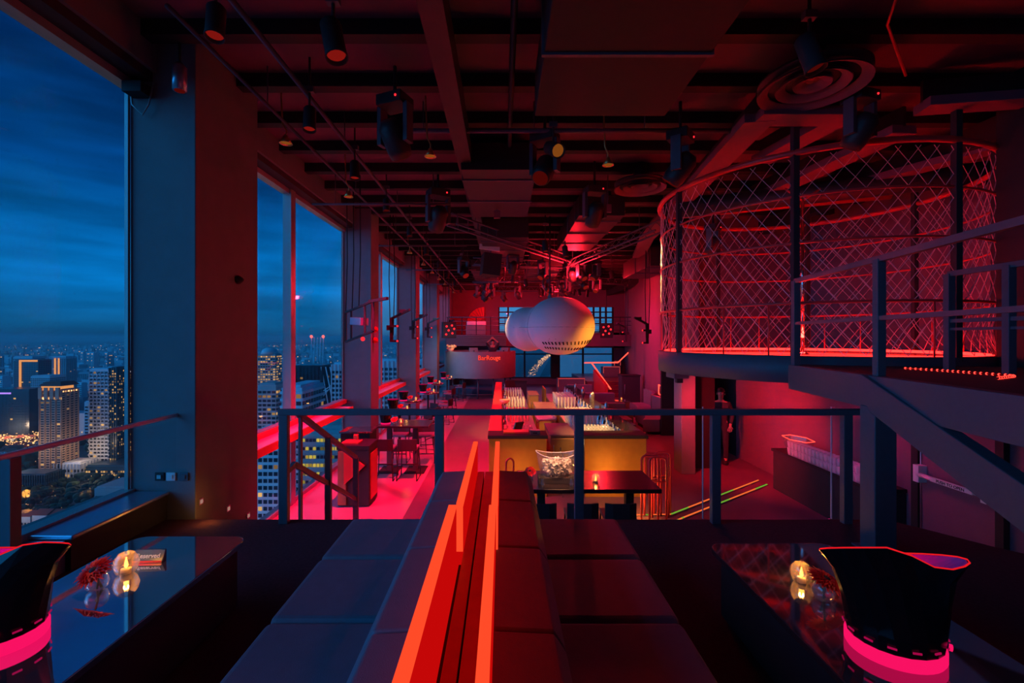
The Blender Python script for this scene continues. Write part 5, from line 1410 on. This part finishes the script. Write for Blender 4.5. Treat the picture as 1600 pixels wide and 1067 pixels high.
def shophouse(label, x0, x1, y0, y1, h, group=None):
    t = thing('shophouse', label, 'house', ((x0 + x1) / 2, (y0 + y1) / 2, GZ), 0, group)
    B(x0, x1, y0, y1, GZ, GZ + h).build('wall', 'bwhite', t)
    ym = (y0 + y1) / 2; z = GZ + h
    MB().add([(x0 - .4, y0 - .6, z), (x1 + .4, y0 - .6, z), (x1 + .4, y1 + .6, z), (x0 - .4, y1 + .6, z), (x0 - .4, ym, z + 4), (x1 + .4, ym, z + 4)], [(0, 3, 2, 1), (0, 1, 5, 4), (2, 3, 4, 5), (0, 4, 3), (1, 2, 5)]).build('roof', 'roofred', t)
    n = max(2, int((x1 - x0) / 3.2))
    for k in range(n):
        for q in range(2):
            x = x0 + (x1 - x0) * (k + .5) / n
            B(x - .7, x + .7, y0 - .15, y0, GZ + 2 + 4.2 * q, GZ + 4.4 + 4.2 * q).build('window', 'bdark', t)
    return t
k = 0
for i, (x0, x1, y0, y1, h_) in enumerate([(-512, -492, 474, 490, 15), (-491, -476, 475, 491, 16), (-475, -462, 476, 492, 15.5), (-520, -500, 456, 470, 11)]):
    shophouse('white shophouse with a red roof at the lower left, %s' % ['first of the front row', 'middle of the front row', 'right end of the front row', 'nearest below the row'][i], x0, x1, y0, y1, h_)
pr_ = None
for i in range(70):
    D = R.uniform(760, 1010); bearing = R.uniform(-1.115, -1.017) if D > 830 else R.uniform(-1.115, -1.048)
    x = bearing * D
    if pr_ is None: pr_ = shophouse('small red roofed shophouse in the lit quarter at the far left', x - 9, x + 9, D, D + 14, 9, 'shophouses of the lit quarter')
    else:
        dup(pr_, (x, D, GZ), R.choice([0, 0, .5, -.4]))
# roads, lawns and trees in front
for i, (y, w_, m) in enumerate([(548, 14, 'road'), (528, 9, 'road'), (572, 8, 'bwhite')]):
    struct('road', B(-900, -180, y, y + w_, GZ + .1 + .2 * i, GZ + .4 + .2 * i), m, ['wide road at the foot of the towers', 'narrow road at the foot of the towers', 'pale walkway roof beside the road'][i])
struct('lawn', B(-620, -300, 496, 524, GZ + .05, GZ + .25), 'lawn', 'lawn behind the white shophouses')
m = MB()
def crown(x, y, r, z=0):
    m.ball((x, y, GZ + r * .9 + z), r * R.uniform(.85, 1.2), 7, 5, (1, 1, R.uniform(.7, 1)))
for i in range(420):
    D = R.choice([R.uniform(496, 530), R.uniform(540, 640), R.uniform(560, 760)]); bearing = R.uniform(-1.090, -0.802)
    crown(bearing * D, D, R.uniform(3, 6))
for i in range(500):
    D = R.uniform(700, 1900); bearing = R.uniform(-1.132, -0.204); crown(bearing * D, D, R.uniform(5, 12))
ob = m.build('tree_canopy', 'tree'); tag(ob, 'dark street trees between the roads and buildings', 'trees', kind='stuff')
# seen through the second window
r1 = tower('rounded pale tower with warm banded floors, left of the mullion', -484, -449, 900, 925, -32, 'bgrey', 'bands', 5, 5, .55, seed=20)
MB().lathe([(17, -32), (14, -24), (8, -20), (.5, -19)], c=(-466, 912, 0), n=16).build('crown', 'bwhite', r1)
tower('grey banded tower below the rounded tower', -226, -209, 420, 440, -42, 'bgrey', 'bands', 4, 4, .12, seed=21)
tower('white gridded office tower far below the left window edge', -141, -129, 262, 275, -52, 'bwhite', 'grid', 4, 2.6, .05, seed=22)
tower('white banded tower behind the first mullion', -130, -118, 268, 300, -28, 'bwhite', 'bands', 4.2, 4, .10, seed=23)
v = tower('black faceted tower with a sloping lattice roof below it', -240, -206, 520, 560, -32, 'bdark', 'fins', 4, 4, .02, seed=24)
m = MB()
for k in range(7): m.bar((-236 + 5 * k, 505, -92 + 3.4 * k), (-226 + 5 * k, 519, -76 + 3.4 * k), .8, .8)
for k in range(4): m.bar((-236 + 3 * k, 507 + 4 * k, -90 + 5 * k), (-204 + 3 * k, 507 + 4 * k, -68 + 5 * k), .8, .8)
m.build('roof_lattice', 'bwhite', v, kind='stuff')
for k in range(5): MB().bar((-207 + 5 * k, 520, -32), (-199 + 6 * k, 522, -80), 1, 1).build('slanting_rib', 'bwhite', v)
tower('near office tower with rows of yellow lit windows', -88, -66, 196, 236, -38, 'bgrey', 'bands', 3.6, 1.5, .72, 'winyel', seed=25, ww=.72, wh=.36)
tower('white ribbed tower at the right of the second window', -150, -137, 400, 425, -22, 'bwhite', 'fins', 4, 3, .05, seed=26)
s_ = thing('smokestacks', 'row of pale chimneys with red beacons on the horizon', 'chimneys', (-1050, 2600, GZ))
for k in range(5):
    MB().lathe([(5, GZ), (3.4, 2)], c=(-1090 + 17 * k, 2600, 0), n=10).build('chimney', 'bwhite', s_)
for k in (0, 4): m = MB(); m.ball((-1090 + 17 * k, 2596, 6), 9, 8, 6); m.build('beacon', 'cityred', s_)
g_ = tower('small grey block with a green sign beside the banded tower', -255, -238, 470, 490, -72, 'bgrey', 'bands', 4.5, 4, .1, seed=27)
B(-246, -241, 469, 469.8, -80, -76).build('green_sign', 'citygreen', g_)
# third and fourth window
tower('white ribbed office block through the third window', -106, -84, 380, 405, -18, 'bwhite', 'fins', 4, 3.6, .03, seed=28, darkm='tealblock')
tower('white gridded block through the fourth window', -78, -60, 420, 440, -20, 'bwhite', 'grid', 4, 3.6, .03, seed=29)
# middle distance: individual blocks, copied
protos = []
for i in range(4):
    w_, d_, h_ = [(34, 16, 60), (22, 20, 85), (60, 14, 42), (26, 18, 120)][i]
    protos.append(tower('pale apartment block in the middle distance of the city', -w_ / 2, w_ / 2, -d_ / 2, d_ / 2, h_, 'bwhite', 'grid', 6, 6, .06, base=0, seed=40 + i))
    protos[-1]['group'] = 'middle distance apartment blocks'
used = [False] * 4
for i in range(150):
    D = R.uniform(1250, 2700); bearing = R.choice([R.uniform(-1.132, -0.809), R.uniform(-1.132, -0.809), R.uniform(-0.549, -0.338), R.uniform(-0.281, -0.091)])
    q = R.choice([0, 0, 1, 2, 2, 3 if D > 1800 else 2]); loc = (bearing * D, D, GZ)
    if not used[q]:
        used[q] = True; protos[q].location = loc
    else: dup(protos[q], loc, R.choice([0, .3, -.3, .8]))
# far city: uncountable
m = MB()
for i in range(9000):
    D = 900 + 9500 * R.random() ** 1.3; bearing = R.uniform(-1.188, 0.302); x = bearing * D
    if D < 1400 and bearing > -.935: continue
    w_ = R.uniform(10, 34); d_ = R.uniform(10, 22); h_ = R.choice([R.uniform(8, 22), R.uniform(8, 22), R.uniform(25, 60), R.uniform(8, 14)]) * (1.15 if D > 3000 else 1)
    if bearing > -.05: continue
    m.box(x - w_, x + w_, D, D + d_, GZ, GZ + h_)
ob = m.build('distant_city', 'far_city'); tag(ob, 'endless pale city blocks spreading to the horizon', 'city', kind='stuff')
def lights(n, dmin, dmax, p0, p1, s, mname, label, hz=(3, 30)):
    m = MB()
    for i in range(n):
        D = dmin + (dmax - dmin) * R.random() ** 1.4; bearing = R.uniform(p0, p1); x = bearing * D; q = s * D / 1000 * R.uniform(.5, 1.3)
        z = GZ + R.uniform(*hz); m.box(x - q, x + q, D, D + q, z, z + q * 1.4)
    ob = m.build('city_lights', mname); tag(ob, label, 'lights', kind='stuff')
lights(260, 480, 1100, -1.118, -0.802, .55, 'citylamp', 'warm street lamps among the near buildings', (4, 12))
lights(340, 800, 980, -1.115, -1.017, 1.0, 'citylamp', 'dense warm lamps of the lit shophouse quarter', (11, 18))
lights(500, 1000, 9500, -1.146, -0.091, .7, 'citylamp', 'tiny warm lights scattered over the far city', (10, 50))
lights(350, 1200, 9500, -1.146, -0.091, .6, 'citycool', 'tiny cool lights scattered over the far city', (20, 60))
# the bay and the lit highway seen through the end windows
m = MB()
for i in range(420):
    f = R.random() ** .8; D = 1900 + 5200 * f; bearing = .052 + .059 * (1 - (1 - f) ** 2) + R.uniform(-.01, .01) * (1 - .75 * f); x = bearing * D; q = D / 1000 * R.uniform(.4, .9)
    m.box(x - q, x + q, D, D + q, GZ + 4, GZ + 4 + q)
ob = m.build('highway_lights', 'citylamp'); tag(ob, 'stream of car lights along the highway beyond the end window', 'lights', kind='stuff')
struct('highway', MB().add([(72, 1900, GZ + 1), (136, 1900, GZ + 1), (809, 7100, GZ + 1), (729, 7100, GZ + 1)], [(0, 1, 2, 3)]), 'road', 'highway running away beyond the end window')
M['water'] = mat('bay_water', (.06, .13, .17), .18, var=.1, scale=.002)
struct('water', MB().add([(150, 1500, GZ + .6), (2600, 1500, GZ + .6), (7000, 9000, GZ + .6), (1000, 9000, GZ + .6)], [(0, 1, 2, 3)]), 'water', 'bay water beyond the end window')

# dusk haze lying over the city
hz = bpy.data.materials.new('dusk_haze'); hz.use_nodes = True
nt = hz.node_tree; nt.nodes.clear()
o_ = nt.nodes.new('ShaderNodeOutputMaterial'); v_ = nt.nodes.new('ShaderNodeVolumeScatter')
v_.inputs['Color'].default_value = (.85, .95, 1, 1); v_.inputs['Density'].default_value = 1 / 11000; v_.inputs['Anisotropy'].default_value = 0
nt.links.new(v_.outputs[0], o_.inputs['Volume'])
ob = B(-30000, 30000, 70, 45000, GZ + .05, 60).build('haze', hz); tag(ob, 'thin blue dusk haze over the city', 'haze', kind='stuff')

# added warm point lamps brightening the towers, standing in for street glow
for (x, y, z, p) in [(-655, 618, 45, 60000), (-600, 650, 40, 45000), (-560, 610, 20, 25000), (-930, 860, 30, 150000), (-1000, 960, 40, 40000), (-500, 455, 25, 14000), (-640, 560, 22, 22000), (-100, 165, 60, 30000), (-150, 240, 50, 22000), (-240, 380, 60, 40000), (-480, 850, 60, 60000), (-200, 480, 60, 30000), (-90, 340, 70, 30000)]:
    lamp('POINT', (x, y, GZ + z), p * .45, (1, .66, .42), 6)
